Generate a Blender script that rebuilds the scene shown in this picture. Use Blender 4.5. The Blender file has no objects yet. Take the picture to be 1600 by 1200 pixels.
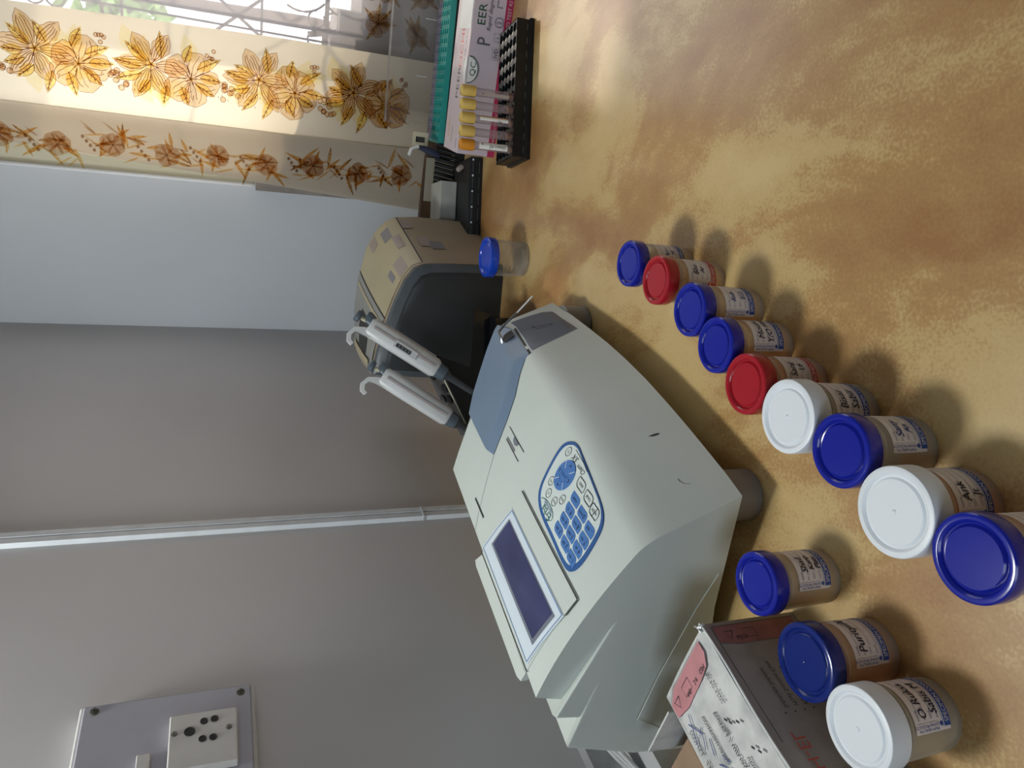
import bpy, bmesh, math, random
from math import sin, cos, pi, radians, sqrt, atan2
from mathutils import Vector, Matrix
from mathutils.geometry import delaunay_2d_cdt

sc = bpy.context.scene
COL = sc.collection

# ------------------------------------------------------------------ camera (the phone was held sideways)
TH = 0.3734
CAM_H = 0.3918
cam_d = bpy.data.cameras.new('camera')
cam_d.sensor_fit = 'HORIZONTAL'
cam_d.sensor_width = 36.0
cam_d.lens = 36.0 * 1166.0 / 1600.0
cam_d.clip_start = 0.01
cam = bpy.data.objects.new('camera', cam_d)
COL.objects.link(cam)
cx = Vector((0, -sin(TH), -cos(TH)))
cy = Vector((1, 0, 0))
cz = cx.cross(cy)
cam.matrix_world = Matrix(((cx.x, cy.x, cz.x, 0), (cx.y, cy.y, cz.y, 0), (cx.z, cy.z, cz.z, CAM_H), (0, 0, 0, 1)))
sc.camera = cam

# ------------------------------------------------------------------ view, world, lights
sc.view_settings.view_transform = 'Standard'
sc.view_settings.look = 'None'
sc.view_settings.gamma = 1
sc.view_settings.use_curve_mapping = False
sc.cycles.transparent_max_bounces = 32
sc.view_settings.exposure = 0.34

world = bpy.data.worlds.new('world')
sc.world = world
world.use_nodes = True
wn = world.node_tree.nodes
wn['Background'].inputs[0].default_value = (0.93, 0.95, 1.0, 1)
wn['Background'].inputs[1].default_value = 2.4


def area(name, loc, target, size, power, color, size_y=None):
    d = bpy.data.lights.new(name, 'AREA')
    d.energy = power
    d.color = color
    d.size = size
    if size_y:
        d.shape = 'RECTANGLE'
        d.size_y = size_y
    o = bpy.data.objects.new(name, d)
    o.location = loc
    o.rotation_euler = (Vector(target) - Vector(loc)).to_track_quat('-Z', 'Y').to_euler()
    COL.objects.link(o)
    return o


area('wall_light', (-0.34, 0.60, 1.0), (0.15, 0.62, 0.0), 0.22, 5.6, (0.97, 0.99, 0.95), 0.18)
area('room_fill', tuple(Vector((0.113, 1.611, 0.95)) + Vector((0.891, -0.454, 0)) * 0.55 + Vector((-0.454, -0.891, 0)) * 3.3), (0.25, 1.5, 0.45), 1.0, 9.5, (0.76, 0.88, 1.0), 0.9)  # added fill from behind the camera, brightens the back wall
sun_d = bpy.data.lights.new('sun', 'SUN')
sun_d.energy = 2.9
sun_d.color = (1.0, 0.89, 0.74)
sun_d.angle = radians(2.5)
sun = bpy.data.objects.new('sun', sun_d)
sun.rotation_euler = Vector((-0.40, -0.88, -1.0)).to_track_quat('-Z', 'Y').to_euler()
COL.objects.link(sun)

# ------------------------------------------------------------------ room frame: s along window wall, t along left wall
CORNER = Vector((0.113, 1.611, 0))
ES = Vector((0.8910, -0.4540, 0))
ET = Vector((-0.4540, -0.8910, 0))


def RW(s, t, z):
    return CORNER + ES * s + ET * t + Vector((0, 0, z))


# ------------------------------------------------------------------ materials
MATS = {}


def mat(name, col, rough=0.5, spec=0.5, metal=0.0, coat=0.0, noise=0.0, nscale=30.0, bump=0.0, bscale=80.0, trans=0.0, col2=None, sub=0.0):
    if name in MATS:
        return MATS[name]
    m = bpy.data.materials.new(name)
    m.use_nodes = True
    nt = m.node_tree
    b = nt.nodes['Principled BSDF']
    b.inputs['Roughness'].default_value = rough
    b.inputs['Specular IOR Level'].default_value = spec
    b.inputs['Metallic'].default_value = metal
    b.inputs['Coat Weight'].default_value = coat
    b.inputs['Coat Roughness'].default_value = 0.08
    if sub:
        b.inputs['Subsurface Weight'].default_value = sub
        b.inputs['Subsurface Radius'].default_value = (0.004, 0.004, 0.004)
    tc = nt.nodes.new('ShaderNodeTexCoord')
    n = nt.nodes.new('ShaderNodeTexNoise')
    n.inputs['Scale'].default_value = nscale
    n.inputs['Detail'].default_value = 6
    nt.links.new(tc.outputs['Object'], n.inputs['Vector'])
    mx = nt.nodes.new('ShaderNodeMix')
    mx.data_type = 'RGBA'
    c2 = col2 or tuple(c * (1 - noise) for c in col)
    mx.inputs[6].default_value = (*col, 1)
    mx.inputs[7].default_value = (*c2, 1)
    rmp = nt.nodes.new('ShaderNodeMapRange')
    rmp.inputs[1].default_value = 0.42
    rmp.inputs[2].default_value = 0.68
    nt.links.new(n.outputs['Fac'], rmp.inputs[0])
    nt.links.new(rmp.outputs[0], mx.inputs[0])
    nt.links.new(mx.outputs[2], b.inputs['Base Color'])
    if bump:
        n2 = nt.nodes.new('ShaderNodeTexNoise')
        n2.inputs['Scale'].default_value = bscale
        n2.inputs['Detail'].default_value = 4
        nt.links.new(tc.outputs['Object'], n2.inputs['Vector'])
        bp = nt.nodes.new('ShaderNodeBump')
        bp.inputs['Strength'].default_value = bump
        bp.inputs['Distance'].default_value = 0.002
        nt.links.new(n2.outputs['Fac'], bp.inputs['Height'])
        nt.links.new(bp.outputs[0], b.inputs['Normal'])
    if trans:
        tr = nt.nodes.new('ShaderNodeBsdfTransparent')
        ms = nt.nodes.new('ShaderNodeMixShader')
        ms.inputs[0].default_value = trans
        nt.links.new(b.outputs[0], ms.inputs[1])
        nt.links.new(tr.outputs[0], ms.inputs[2])
        nt.links.new(ms.outputs[0], nt.nodes['Material Output'].inputs[0])
    MATS[name] = m
    return m


def cloth(name, col, transl=0.5, transp=0.0, weave=0.0, tcol=None):
    """thin fabric: diffuse + translucent (+ open weave)"""
    if name in MATS:
        return MATS[name]
    m = bpy.data.materials.new(name)
    m.use_nodes = True
    nt = m.node_tree
    nt.nodes.remove(nt.nodes['Principled BSDF'])
    out = nt.nodes['Material Output']
    tc = nt.nodes.new('ShaderNodeTexCoord')
    wv = nt.nodes.new('ShaderNodeTexWave')
    wv.inputs['Scale'].default_value = 160
    wv.inputs['Distortion'].default_value = 1.0
    nt.links.new(tc.outputs['Object'], wv.inputs['Vector'])
    nz = nt.nodes.new('ShaderNodeTexNoise')
    nz.inputs['Scale'].default_value = 25
    nz.inputs['Detail'].default_value = 5
    nt.links.new(tc.outputs['Object'], nz.inputs['Vector'])
    mx = nt.nodes.new('ShaderNodeMix')
    mx.data_type = 'RGBA'
    mx.inputs[6].default_value = (*col, 1)
    mx.inputs[7].default_value = (*[c * 0.86 for c in col], 1)
    nt.links.new(nz.outputs['Fac'], mx.inputs[0])
    mx2 = nt.nodes.new('ShaderNodeMix')
    mx2.data_type = 'RGBA'
    mx2.blend_type = 'MULTIPLY'
    mx2.inputs[0].default_value = 0.12
    nt.links.new(mx.outputs[2], mx2.inputs[6])
    nt.links.new(wv.outputs['Color'], mx2.inputs[7])
    df = nt.nodes.new('ShaderNodeBsdfDiffuse')
    tl = nt.nodes.new('ShaderNodeBsdfTranslucent')
    nt.links.new(mx2.outputs[2], df.inputs[0])
    if tcol:
        tl.inputs[0].default_value = (*tcol, 1)
    else:
        nt.links.new(mx2.outputs[2], tl.inputs[0])
    m1 = nt.nodes.new('ShaderNodeMixShader')
    m1.inputs[0].default_value = transl
    nt.links.new(df.outputs[0], m1.inputs[1])
    nt.links.new(tl.outputs[0], m1.inputs[2])
    last = m1
    if transp:
        tp = nt.nodes.new('ShaderNodeBsdfTransparent')
        m2 = nt.nodes.new('ShaderNodeMixShader')
        m2.inputs[0].default_value = transp
        nt.links.new(m1.outputs[0], m2.inputs[1])
        nt.links.new(tp.outputs[0], m2.inputs[2])
        if weave:
            ma = nt.nodes.new('ShaderNodeMath')
            ma.operation = 'MULTIPLY_ADD'
            ma.inputs[1].default_value = weave
            ma.inputs[2].default_value = transp - weave / 2
            nt.links.new(wv.outputs['Fac'], ma.inputs[0])
            nt.links.new(ma.outputs[0], m2.inputs[0])
        last = m2
    nt.links.new(last.outputs[0], out.inputs[0])
    MATS[name] = m
    return m


def frosted(name, col, clear, rough=0.3, tint=(1, 1, 1)):
    """thin moulded plastic that lets light through"""
    if name in MATS:
        return MATS[name]
    m = bpy.data.materials.new(name)
    m.use_nodes = True
    nt = m.node_tree
    b = nt.nodes['Principled BSDF']
    b.inputs['Base Color'].default_value = (*col, 1)
    b.inputs['Roughness'].default_value = rough
    tl = nt.nodes.new('ShaderNodeBsdfTranslucent')
    tl.inputs[0].default_value = (*col, 1)
    m0 = nt.nodes.new('ShaderNodeMixShader')
    m0.inputs[0].default_value = 0.6
    nt.links.new(b.outputs[0], m0.inputs[1])
    nt.links.new(tl.outputs[0], m0.inputs[2])
    tp = nt.nodes.new('ShaderNodeBsdfTransparent')
    tp.inputs[0].default_value = (*tint, 1)
    lw = nt.nodes.new('ShaderNodeLayerWeight')
    lw.inputs[0].default_value = 0.35
    mr = nt.nodes.new('ShaderNodeMapRange')
    mr.inputs[3].default_value = clear
    mr.inputs[4].default_value = clear * 0.35
    nt.links.new(lw.outputs['Facing'], mr.inputs[0])
    m1 = nt.nodes.new('ShaderNodeMixShader')
    nt.links.new(mr.outputs[0], m1.inputs[0])
    nt.links.new(m0.outputs[0], m1.inputs[1])
    nt.links.new(tp.outputs[0], m1.inputs[2])
    nt.links.new(m1.outputs[0], nt.nodes['Material Output'].inputs[0])
    MATS[name] = m
    return m


def table_material():
    m = bpy.data.materials.new('marbled_laminate')
    m.use_nodes = True
    nt = m.node_tree
    L = nt.links.new
    b = nt.nodes['Principled BSDF']
    b.inputs['Roughness'].default_value = 0.42
    b.inputs['Specular IOR Level'].default_value = 0.6
    b.inputs['Coat Weight'].default_value = 0.5
    b.inputs['Coat Roughness'].default_value = 0.16
    tc = nt.nodes.new('ShaderNodeTexCoord')
    mp = nt.nodes.new('ShaderNodeMapping')
    mp.inputs['Rotation'].default_value = (0, 0, radians(28))
    mp.inputs['Scale'].default_value = (1.6, 1.0, 1.0)
    L(tc.outputs['Object'], mp.inputs[0])
    n1 = nt.nodes.new('ShaderNodeTexNoise')
    n1.inputs['Scale'].default_value = 5.6
    n1.inputs['Detail'].default_value = 5.0
    n1.inputs['Roughness'].default_value = 0.55
    n1.inputs['Distortion'].default_value = 0.5
    L(mp.outputs[0], n1.inputs['Vector'])
    n2 = nt.nodes.new('ShaderNodeTexNoise')
    n2.inputs['Scale'].default_value = 420.0
    n2.inputs['Detail'].default_value = 3.0
    L(tc.outputs['Object'], n2.inputs['Vector'])
    n3 = nt.nodes.new('ShaderNodeTexNoise')
    n3.inputs['Scale'].default_value = 26.0
    n3.inputs['Detail'].default_value = 6.0
    n3.inputs['Roughness'].default_value = 0.7
    L(mp.outputs[0], n3.inputs['Vector'])
    a1 = nt.nodes.new('ShaderNodeMath'); a1.operation = 'MULTIPLY_ADD'
    L(n2.outputs['Fac'], a1.inputs[0]); a1.inputs[1].default_value = 0.26
    L(n1.outputs['Fac'], a1.inputs[2])
    a2 = nt.nodes.new('ShaderNodeMath'); a2.operation = 'MULTIPLY_ADD'
    L(n3.outputs['Fac'], a2.inputs[0]); a2.inputs[1].default_value = 0.28
    L(a1.outputs[0], a2.inputs[2])
    cr = nt.nodes.new('ShaderNodeValToRGB')
    e = cr.color_ramp.elements
    e[0].position = 0.56; e[0].color = (0.32, 0.155, 0.052, 1)
    e[1].position = 0.96; e[1].color = (0.58, 0.43, 0.20, 1)
    k = e.new(0.73); k.color = (0.41, 0.24, 0.085, 1)
    k = e.new(0.81); k.color = (0.52, 0.36, 0.15, 1)
    L(a2.outputs[0], cr.inputs[0])
    L(cr.outputs[0], b.inputs['Base Color'])
    bp = nt.nodes.new('ShaderNodeBump')
    bp.inputs['Strength'].default_value = 0.06
    bp.inputs['Distance'].default_value = 0.0006
    n4 = nt.nodes.new('ShaderNodeTexNoise')
    n4.inputs['Scale'].default_value = 60
    L(tc.outputs['Object'], n4.inputs['Vector'])
    L(n4.outputs['Fac'], bp.inputs['Height'])
    L(bp.outputs[0], b.inputs['Normal'])
    return m


# ------------------------------------------------------------------ mesh helpers
class MB:
    """collects geometry, builds ONE mesh object"""

    def __init__(self):
        self.v = []; self.f = []; self.mi = []; self.mats = []

    def slot(self, m):
        if m not in self.mats:
            self.mats.append(m)
        return self.mats.index(m)

    def add(self, vs, fs, m, fn=None):
        o = len(self.v)
        self.v += [Vector(fn(p)) if fn else Vector(p) for p in vs]
        k = self.slot(m)
        for f in fs:
            self.f.append([i + o for i in f]); self.mi.append(k)
        return self

    def box(self, a, b, m, fn=None):
        x0, y0, z0 = a; x1, y1, z1 = b
        vs = [(x0, y0, z0), (x1, y0, z0), (x1, y1, z0), (x0, y1, z0), (x0, y0, z1), (x1, y0, z1), (x1, y1, z1), (x0, y1, z1)]
        fs = [(0, 3, 2, 1), (4, 5, 6, 7), (0, 1, 5, 4), (1, 2, 6, 5), (2, 3, 7, 6), (3, 0, 4, 7)]
        return self.add(vs, fs, m, fn)

    def prism(self, poly, h, m, fn=None, taper=None):
        """poly: list of 3D points (bottom), h: offset vector"""
        n = len(poly)
        h = Vector(h)
        top = [Vector(p) + h for p in poly]
        vs = [Vector(p) for p in poly] + top
        fs = [list(range(n))[::-1], list(range(n, 2 * n))] + [(i, (i + 1) % n, (i + 1) % n + n, i + n) for i in range(n)]
        return self.add(vs, fs, m, fn)

    def loft(self, rings, m, closed=True, caps=True, fn=None):
        n = len(rings[0]); vs = []; fs = []
        for r in rings:
            vs += r
        for k in range(len(rings) - 1):
            for i in range(n if closed else n - 1):
                j = (i + 1) % n
                fs.append((k * n + i, k * n + j, (k + 1) * n + j, (k + 1) * n + i))
        if caps:
            fs.append(list(range(n))[::-1]); fs.append([(len(rings) - 1) * n + i for i in range(n)])
        return self.add(vs, fs, m, fn)

    def lathe(self, prof, m, n=48, fn=None, caps=False):
        rings = [[(r * cos(2 * pi * i / n), r * sin(2 * pi * i / n), z) for i in range(n)] for r, z in prof]
        return self.loft(rings, m, caps=caps, fn=fn)

    def tube(self, pts, r, m, n=8, fn=None, rad=None):
        pts = [Vector(p) for p in pts]
        rings = []
        up = Vector((0, 0, 1))
        for i, p in enumerate(pts):
            d = (pts[min(i + 1, len(pts) - 1)] - pts[max(i - 1, 0)]).normalized()
            a = d.cross(up)
            if a.length < 1e-3:
                a = d.cross(Vector((1, 0, 0)))
            a.normalize(); b = d.cross(a)
            rr = rad[i] if rad else r
            rings.append([p + a * rr * cos(2 * pi * k / n) + b * rr * sin(2 * pi * k / n) for k in range(n)])
        return self.loft(rings, m, fn=fn)

    def ribbon(self, pts, w, m, fn=None):
        """flat 2D ribbon (pts 2D) -> fn(x,y)->3D"""
        pts = [Vector(p) for p in pts]
        L = []; R = []
        for i, p in enumerate(pts):
            d = pts[min(i + 1, len(pts) - 1)] - pts[max(i - 1, 0)]
            if d.length < 1e-9:
                d = Vector((1, 0))
            d.normalize(); nn = Vector((-d.y, d.x)) * w / 2
            L.append(p + nn); R.append(p - nn)
        vs = L + R; n = len(pts)
        fs = [(i, i + 1, n + i + 1, n + i) for i in range(n - 1)]
        return self.add([fn(*v) if fn else (v.x, v.y, 0) for v in vs], fs, m)

    def text(self, body, size, m, fn, org=(0, 0), rot=0.0, shear=0.0, align='LEFT', wx=1.0):
        vs, fs = text_geo(body, shear, align)
        c, s = cos(rot), sin(rot)
        o = []
        for x, y in vs:
            x *= size * wx; y *= size
            o.append(fn(org[0] + c * x - s * y, org[1] + s * x + c * y))
        return self.add(o, fs, m)

    def build(self, name, parent=None, smooth=True, angle=35, bevel=0, label=None, loc=None, rotz=0, seg=2):
        me = bpy.data.meshes.new(name)
        me.from_pydata([tuple(v) for v in self.v], [], self.f)
        for m in self.mats:
            me.materials.append(m)
        for p, k in zip(me.polygons, self.mi):
            p.material_index = k
            p.use_smooth = smooth
        me.validate()
        bm = bmesh.new(); bm.from_mesh(me)
        bmesh.ops.remove_doubles(bm, verts=bm.verts, dist=1e-6)
        bm.to_mesh(me); bm.free()
        if smooth:
            me.set_sharp_from_angle(angle=radians(angle))
        o = bpy.data.objects.new(name, me)
        COL.objects.link(o)
        if parent:
            o.parent = parent
        if loc is not None:
            o.location = loc; o.rotation_euler = (0, 0, rotz)
        if bevel:
            md = o.modifiers.new('bevel', 'BEVEL')
            md.width = bevel; md.segments = seg; md.limit_method = 'ANGLE'; md.angle_limit = radians(30)
            md.harden_normals = True
        if label:
            o['label'] = label
        return o


_tc = {}


def text_geo(body, shear=0.0, align='LEFT'):
    k = (body, shear, align)
    if k in _tc:
        return _tc[k]
    cu = bpy.data.curves.new('tmp_text', 'FONT')
    cu.body = body; cu.size = 1.0; cu.shear = shear; cu.align_x = align; cu.resolution_u = 2
    ob = bpy.data.objects.new('tmp_text', cu)
    COL.objects.link(ob)
    dg = bpy.context.evaluated_depsgraph_get()
    me = bpy.data.meshes.new_from_object(ob.evaluated_get(dg))
    vs = [(v.co.x, v.co.y) for v in me.vertices]
    fs = [list(p.vertices) for p in me.polygons]
    bpy.data.objects.remove(ob); bpy.data.curves.remove(cu); bpy.data.meshes.remove(me)
    _tc[k] = (vs, fs)
    return _tc[k]


def inside(p, poly):
    x, y = p; r = False; j = len(poly) - 1
    for i in range(len(poly)):
        xi, yi = poly[i]; xj, yj = poly[j]
        if (yi > y) != (yj > y) and x < (xj - xi) * (y - yi) / (yj - yi) + xi:
            r = not r
        j = i
    return r


def edge_dist(p, poly, skip=()):
    best = 1e9; P = Vector(p); n = len(poly)
    for i in range(n):
        if i in skip:
            continue
        a = Vector(poly[i]); b = Vector(poly[(i + 1) % n])
        t = max(0, min(1, (P - a).dot(b - a) / max((b - a).length_squared, 1e-12)))
        best = min(best, (P - a - (b - a) * t).length)
    return best


def sheet(poly, step):
    """triangulated polygon with interior points so that it can be draped; returns verts2d, faces"""
    bd = []
    n = len(poly)
    for i in range(n):
        a = Vector(poly[i]); b = Vector(poly[(i + 1) % n])
        k = max(1, int((b - a).length / step))
        for j in range(k):
            bd.append(a + (b - a) * (j / k))
    m = len(bd)
    xs = [p.x for p in bd]; ys = [p.y for p in bd]
    pts = list(bd)
    pl = [tuple(p) for p in bd]
    nx = int((max(xs) - min(xs)) / step) + 2; ny = int((max(ys) - min(ys)) / step) + 2
    for i in range(nx):
        for j in range(ny):
            p = (min(xs) + (i + .5) * step, min(ys) + (j + .5) * step)
            if inside(p, pl) and edge_dist(p, poly) > step * 0.45:
                pts.append(Vector(p))
    r = delaunay_2d_cdt(pts, [(i, (i + 1) % m) for i in range(m)], [], 1, 1e-7)
    return [tuple(v) for v in r[0]], [list(f) for f in r[2]], m


def smooth_poly(poly, it=2):
    for _ in range(it):
        q = []
        for i in range(len(poly)):
            a = Vector(poly[i]); b = Vector(poly[(i + 1) % len(poly)])
            q.append(tuple(a * .75 + b * .25)); q.append(tuple(a * .25 + b * .75))
        poly = q
    return poly


def thing(name, label, cat, loc=(0, 0, 0), rotz=0, group=None):
    o = bpy.data.objects.new(name, None)
    o.empty_display_size = 0.02
    COL.objects.link(o)
    o.location = loc; o.rotation_euler = (0, 0, rotz)
    o['label'] = label; o['category'] = cat
    if group:
        o['group'] = group
    return o


def tag(o, label, cat, group=None):
    o['label'] = label; o['category'] = cat
    if group:
        o['group'] = group
    return o


def struct(o):
    o['kind'] = 'structure'
    return o


# ------------------------------------------------------------------ shared materials
M_wall = mat('painted_plaster', (0.52, 0.512, 0.52), 0.40, 0.5, noise=0.07, nscale=3.0, bump=0.12, bscale=14)
M_wallb = mat('plaster_cool_light', (0.60, 0.645, 0.70), 0.45, 0.4, noise=0.06, nscale=3.0, bump=0.12, bscale=14)  # wall paint made lighter and bluer to carry the cool light
M_ceil = mat('ceiling_paint', (0.7, 0.7, 0.68), 0.9, noise=0.04)
M_floor = mat('floor_tiles', (0.35, 0.33, 0.30), 0.4, noise=0.2, nscale=6)
M_trunk = mat('white_pvc', (0.62, 0.66, 0.70), 0.4, noise=0.1, nscale=40)
M_dirty = mat('grimy_white_pvc', (0.40, 0.41, 0.42), 0.55, noise=0.5, nscale=22, col2=(0.22, 0.22, 0.22))
M_cream = mat('cream_abs', (0.59, 0.645, 0.61), 0.42, 0.45, noise=0.05, nscale=8)
M_bezel = mat('bezel_white', (0.66, 0.75, 0.83), 0.3, noise=0.03)
M_blueline = mat('thin_blue_line', (0.10, 0.20, 0.42), 0.4)
M_lcd = mat('lcd_glass', (0.050, 0.056, 0.145), 0.16, 0.5, noise=0.25, nscale=25)
M_lcdframe = mat('lcd_frame_grey', (0.17, 0.19, 0.23), 0.5)
M_dark = mat('dark_gap', (0.03, 0.032, 0.03), 0.7)
M_keyblue = mat('keypad_blue_rim', (0.035, 0.115, 0.33), 0.4)
M_key = mat('key_blue', (0.075, 0.20, 0.50), 0.38)
M_padwhite = mat('keypad_white', (0.66, 0.74, 0.72), 0.35)
M_ink = mat('black_print', (0.012, 0.012, 0.02), 0.5)
M_greenink = mat('green_print', (0.01, 0.13, 0.12), 0.5)
M_cover = mat('blue_grey_abs', (0.165, 0.235, 0.335), 0.36, noise=0.06, nscale=10)
M_cover2 = mat('slate_abs', (0.115, 0.14, 0.185), 0.36, noise=0.08, nscale=10)
M_steel = mat('steel', (0.65, 0.65, 0.66), 0.22, metal=1.0)
M_blackpl = mat('black_plastic', (0.008, 0.009, 0.010), 0.42, 0.35, noise=0.3)
M_acryl = mat('black_acrylic', (0.006, 0.007, 0.008), 0.12, 0.5)
M_greyacr = mat('grey_plastic_and_reflection', (0.055, 0.062, 0.07), 0.25, 0.6)  # black acrylic greyed for its reflection; plain grey on the pipette shafts
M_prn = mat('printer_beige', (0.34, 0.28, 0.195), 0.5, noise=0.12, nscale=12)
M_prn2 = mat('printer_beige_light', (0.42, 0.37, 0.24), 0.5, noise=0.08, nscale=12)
M_prn3 = mat('printer_output_grey', (0.27, 0.275, 0.26), 0.5, noise=0.1, nscale=12)
M_prdark = mat('printer_charcoal', (0.024, 0.028, 0.030), 0.36, 0.5, noise=0.2, nscale=9)
M_prrim = mat('printer_charcoal_rim', (0.07, 0.085, 0.10), 0.32, 0.5, noise=0.1)
M_tape = mat('tape_residue', (0.32, 0.27, 0.25), 0.5)
M_tape2 = mat('tape_residue_grey', (0.20, 0.20, 0.22), 0.5)
M_pip = mat('pipette_grey', (0.56, 0.58, 0.59), 0.38, noise=0.05)
M_pipside = mat('pipette_pinkish', (0.40, 0.36, 0.36), 0.4)
M_pipbtn = mat('pipette_button', (0.075, 0.10, 0.125), 0.4)
M_paper = mat('label_paper', (0.76, 0.70, 0.68), 0.6, noise=0.05)
M_lblue = mat('label_blue', (0.020, 0.075, 0.30), 0.5)
M_lred = mat('label_red', (0.50, 0.045, 0.03), 0.5)
M_pen = mat('pen_ink', (0.02, 0.018, 0.05), 0.5)
M_penblue = mat('pen_ink_blue', (0.03, 0.05, 0.22), 0.5)
M_faint = mat('faint_print', (0.22, 0.20, 0.27), 0.6)
M_lidblue = mat('lid_blue', (0.008, 0.016, 0.30), 0.15, 0.5, sub=0.0)
M_lidnavy = mat('lid_navy', (0.006, 0.020, 0.165), 0.15, 0.5)
M_lidlight = mat('lid_bright_blue', (0.010, 0.055, 0.46), 0.15, 0.5)
M_lidred = mat('lid_red', (0.36, 0.012, 0.022), 0.15, 0.5)
M_lidwhite = mat('lid_white', (0.74, 0.79, 0.84), 0.38, 0.45)
M_pot = frosted('frosted_polypropylene', (0.90, 0.86, 0.74), 0.54, 0.30)
M_clear = frosted('clear_polystyrene', (0.6, 0.58, 0.56), 0.88, 0.08)
M_glassy = frosted('clear_lid_plastic', (0.6, 0.6, 0.6), 0.93, 0.05)
M_teal = mat('teal_plastic', (0.02, 0.31, 0.28), 0.35, noise=0.1)
M_lav = mat('teal_lavender_reflection', (0.22, 0.21, 0.28), 0.3)  # purple reflection on the teal tray, put into the colour
M_boxlilac = mat('lilac_card', (0.56, 0.49, 0.56), 0.35, noise=0.04)
M_boxpink = mat('pale_pink_card', (0.62, 0.54, 0.57), 0.3, noise=0.05)
M_crimson = mat('crimson_card', (0.40, 0.02, 0.09), 0.4)
M_rust = mat('rust_print', (0.50, 0.09, 0.06), 0.5)
M_white = mat('sticker_white', (0.75, 0.77, 0.77), 0.2)
M_capyel = mat('cap_yellow', (0.62, 0.44, 0.12), 0.42, noise=0.1, nscale=60)
M_capor = mat('cap_orange', (0.62, 0.25, 0.02), 0.42, noise=0.1, nscale=60)
M_tube = frosted('tube_plastic', (0.45, 0.38, 0.42), 0.72, 0.1)
M_serum = mat('amber_serum', (0.16, 0.07, 0.02), 0.3)
M_greybox = mat('grey_foam_block', (0.36, 0.37, 0.34), 0.7, noise=0.12, nscale=40)
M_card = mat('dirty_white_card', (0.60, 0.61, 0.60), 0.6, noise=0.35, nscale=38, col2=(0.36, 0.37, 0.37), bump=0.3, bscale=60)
M_cardsh = mat('worn_shaded_card', (0.36, 0.31, 0.27), 0.65, noise=0.35, nscale=24, bump=0.3, bscale=60)  # worn carton card, darkened for the shaded side
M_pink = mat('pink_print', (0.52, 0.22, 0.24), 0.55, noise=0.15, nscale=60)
M_pinksh = mat('dull_shaded_pink', (0.34, 0.13, 0.12), 0.6, noise=0.25, nscale=60)  # pink print darkened for the shaded side; also a dull pot lid
M_brown = mat('brown_carton', (0.30, 0.20, 0.13), 0.8, noise=0.15)
M_iron = mat('window_iron', (0.14, 0.095, 0.06), 0.6, noise=0.3)
M_beige = mat('beige_plastic', (0.50, 0.47, 0.34), 0.45)
M_navycloth = mat('navy_strap', (0.012, 0.02, 0.05), 0.7)
M_screw = mat('rusty_screw', (0.16, 0.16, 0.13), 0.4, metal=0.7, noise=0.4, nscale=300)
M_socket = mat('socket_ivory', (0.58, 0.57, 0.55), 0.38, noise=0.1, nscale=60)
M_plate = mat('lavender_grey_plate', (0.36, 0.36, 0.42), 0.35, noise=0.05)
M_leaf = mat('outdoor_leaf', (0.25, 0.42, 0.08), 0.6, noise=0.5, nscale=12)
M_shadeblock = mat('shade_block_grey', (0.30, 0.27, 0.25), 0.9, noise=0.3)

# ------------------------------------------------------------------ room shell
SX, TX, ZB, ZT = 3.2, 3.6, -0.75, 1.95
WS0, WS1, WZ0, WZ1 = 0.288, 1.45, 0.10, 0.86


def rb(mb, a, b, m):
    mb.box(a, b, m, fn=lambda p: RW(*p))


w = MB(); rb(w, (-0.12, -0.12, ZB), (0.0, TX, ZT), M_wall); struct(w.build('wall_left', smooth=False))
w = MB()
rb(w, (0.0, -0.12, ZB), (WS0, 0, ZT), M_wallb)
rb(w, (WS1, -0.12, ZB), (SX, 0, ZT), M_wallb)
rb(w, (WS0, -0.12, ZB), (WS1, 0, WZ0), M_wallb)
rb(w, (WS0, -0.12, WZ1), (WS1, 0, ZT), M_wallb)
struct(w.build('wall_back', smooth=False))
w = MB(); rb(w, (SX, -0.12, ZB), (SX + .12, TX, ZT), M_wall); struct(w.build('wall_right', smooth=False))
w = MB(); rb(w, (-0.12, TX, ZB), (SX + .12, TX + .12, ZT), M_wall); struct(w.build('wall_front', smooth=False))
w = MB(); rb(w, (-0.12, -0.12, ZT), (SX + .12, TX + .12, ZT + .1), M_ceil); struct(w.build('ceiling', smooth=False))
w = MB(); rb(w, (-0.12, -0.12, ZB - .1), (SX + .12, TX + .12, ZB), M_floor); struct(w.build('floor', smooth=False))

# window: frame, iron grille with scrolls, stepped blocks added at its foot to shade the curtain
win = bpy.data.objects.new('window_1', None); COL.objects.link(win); win.location = RW(WS0, 0, WZ0); win['kind'] = 'structure'
ROOT = Matrix.Translation(win.location).inverted()


def wp(mb, name, smooth=True):
    o = mb.build(name, smooth=smooth)
    o.parent = win
    o.matrix_parent_inverse = Matrix.Translation(win.location).inverted()
    return o


G = 0.0


def bar(mb, pts, w=0.005, d=0.004):
    mb.tube([RW(s, -0.012, z) for s, z in pts], w / 2, M_iron, n=6)


g = MB()
for z in (0.324, 0.541, 0.215, 0.43, 0.65, 0.76):
    if z in (0.215,):
        bar(g, [(WS0 + .05, z), (WS1, z)], 0.009)
    elif z in (0.324, 0.541, 0.76, 0.98, 1.2):
        bar(g, [(WS0 + .05, z), (WS1, z)], 0.005)


def arc(c, r, a0, a1, n=14):
    return [(c[0] + r * cos(radians(a0 + (a1 - a0) * i / n)), c[1] + r * sin(radians(a0 + (a1 - a0) * i / n))) for i in range(n + 1)]


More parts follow.
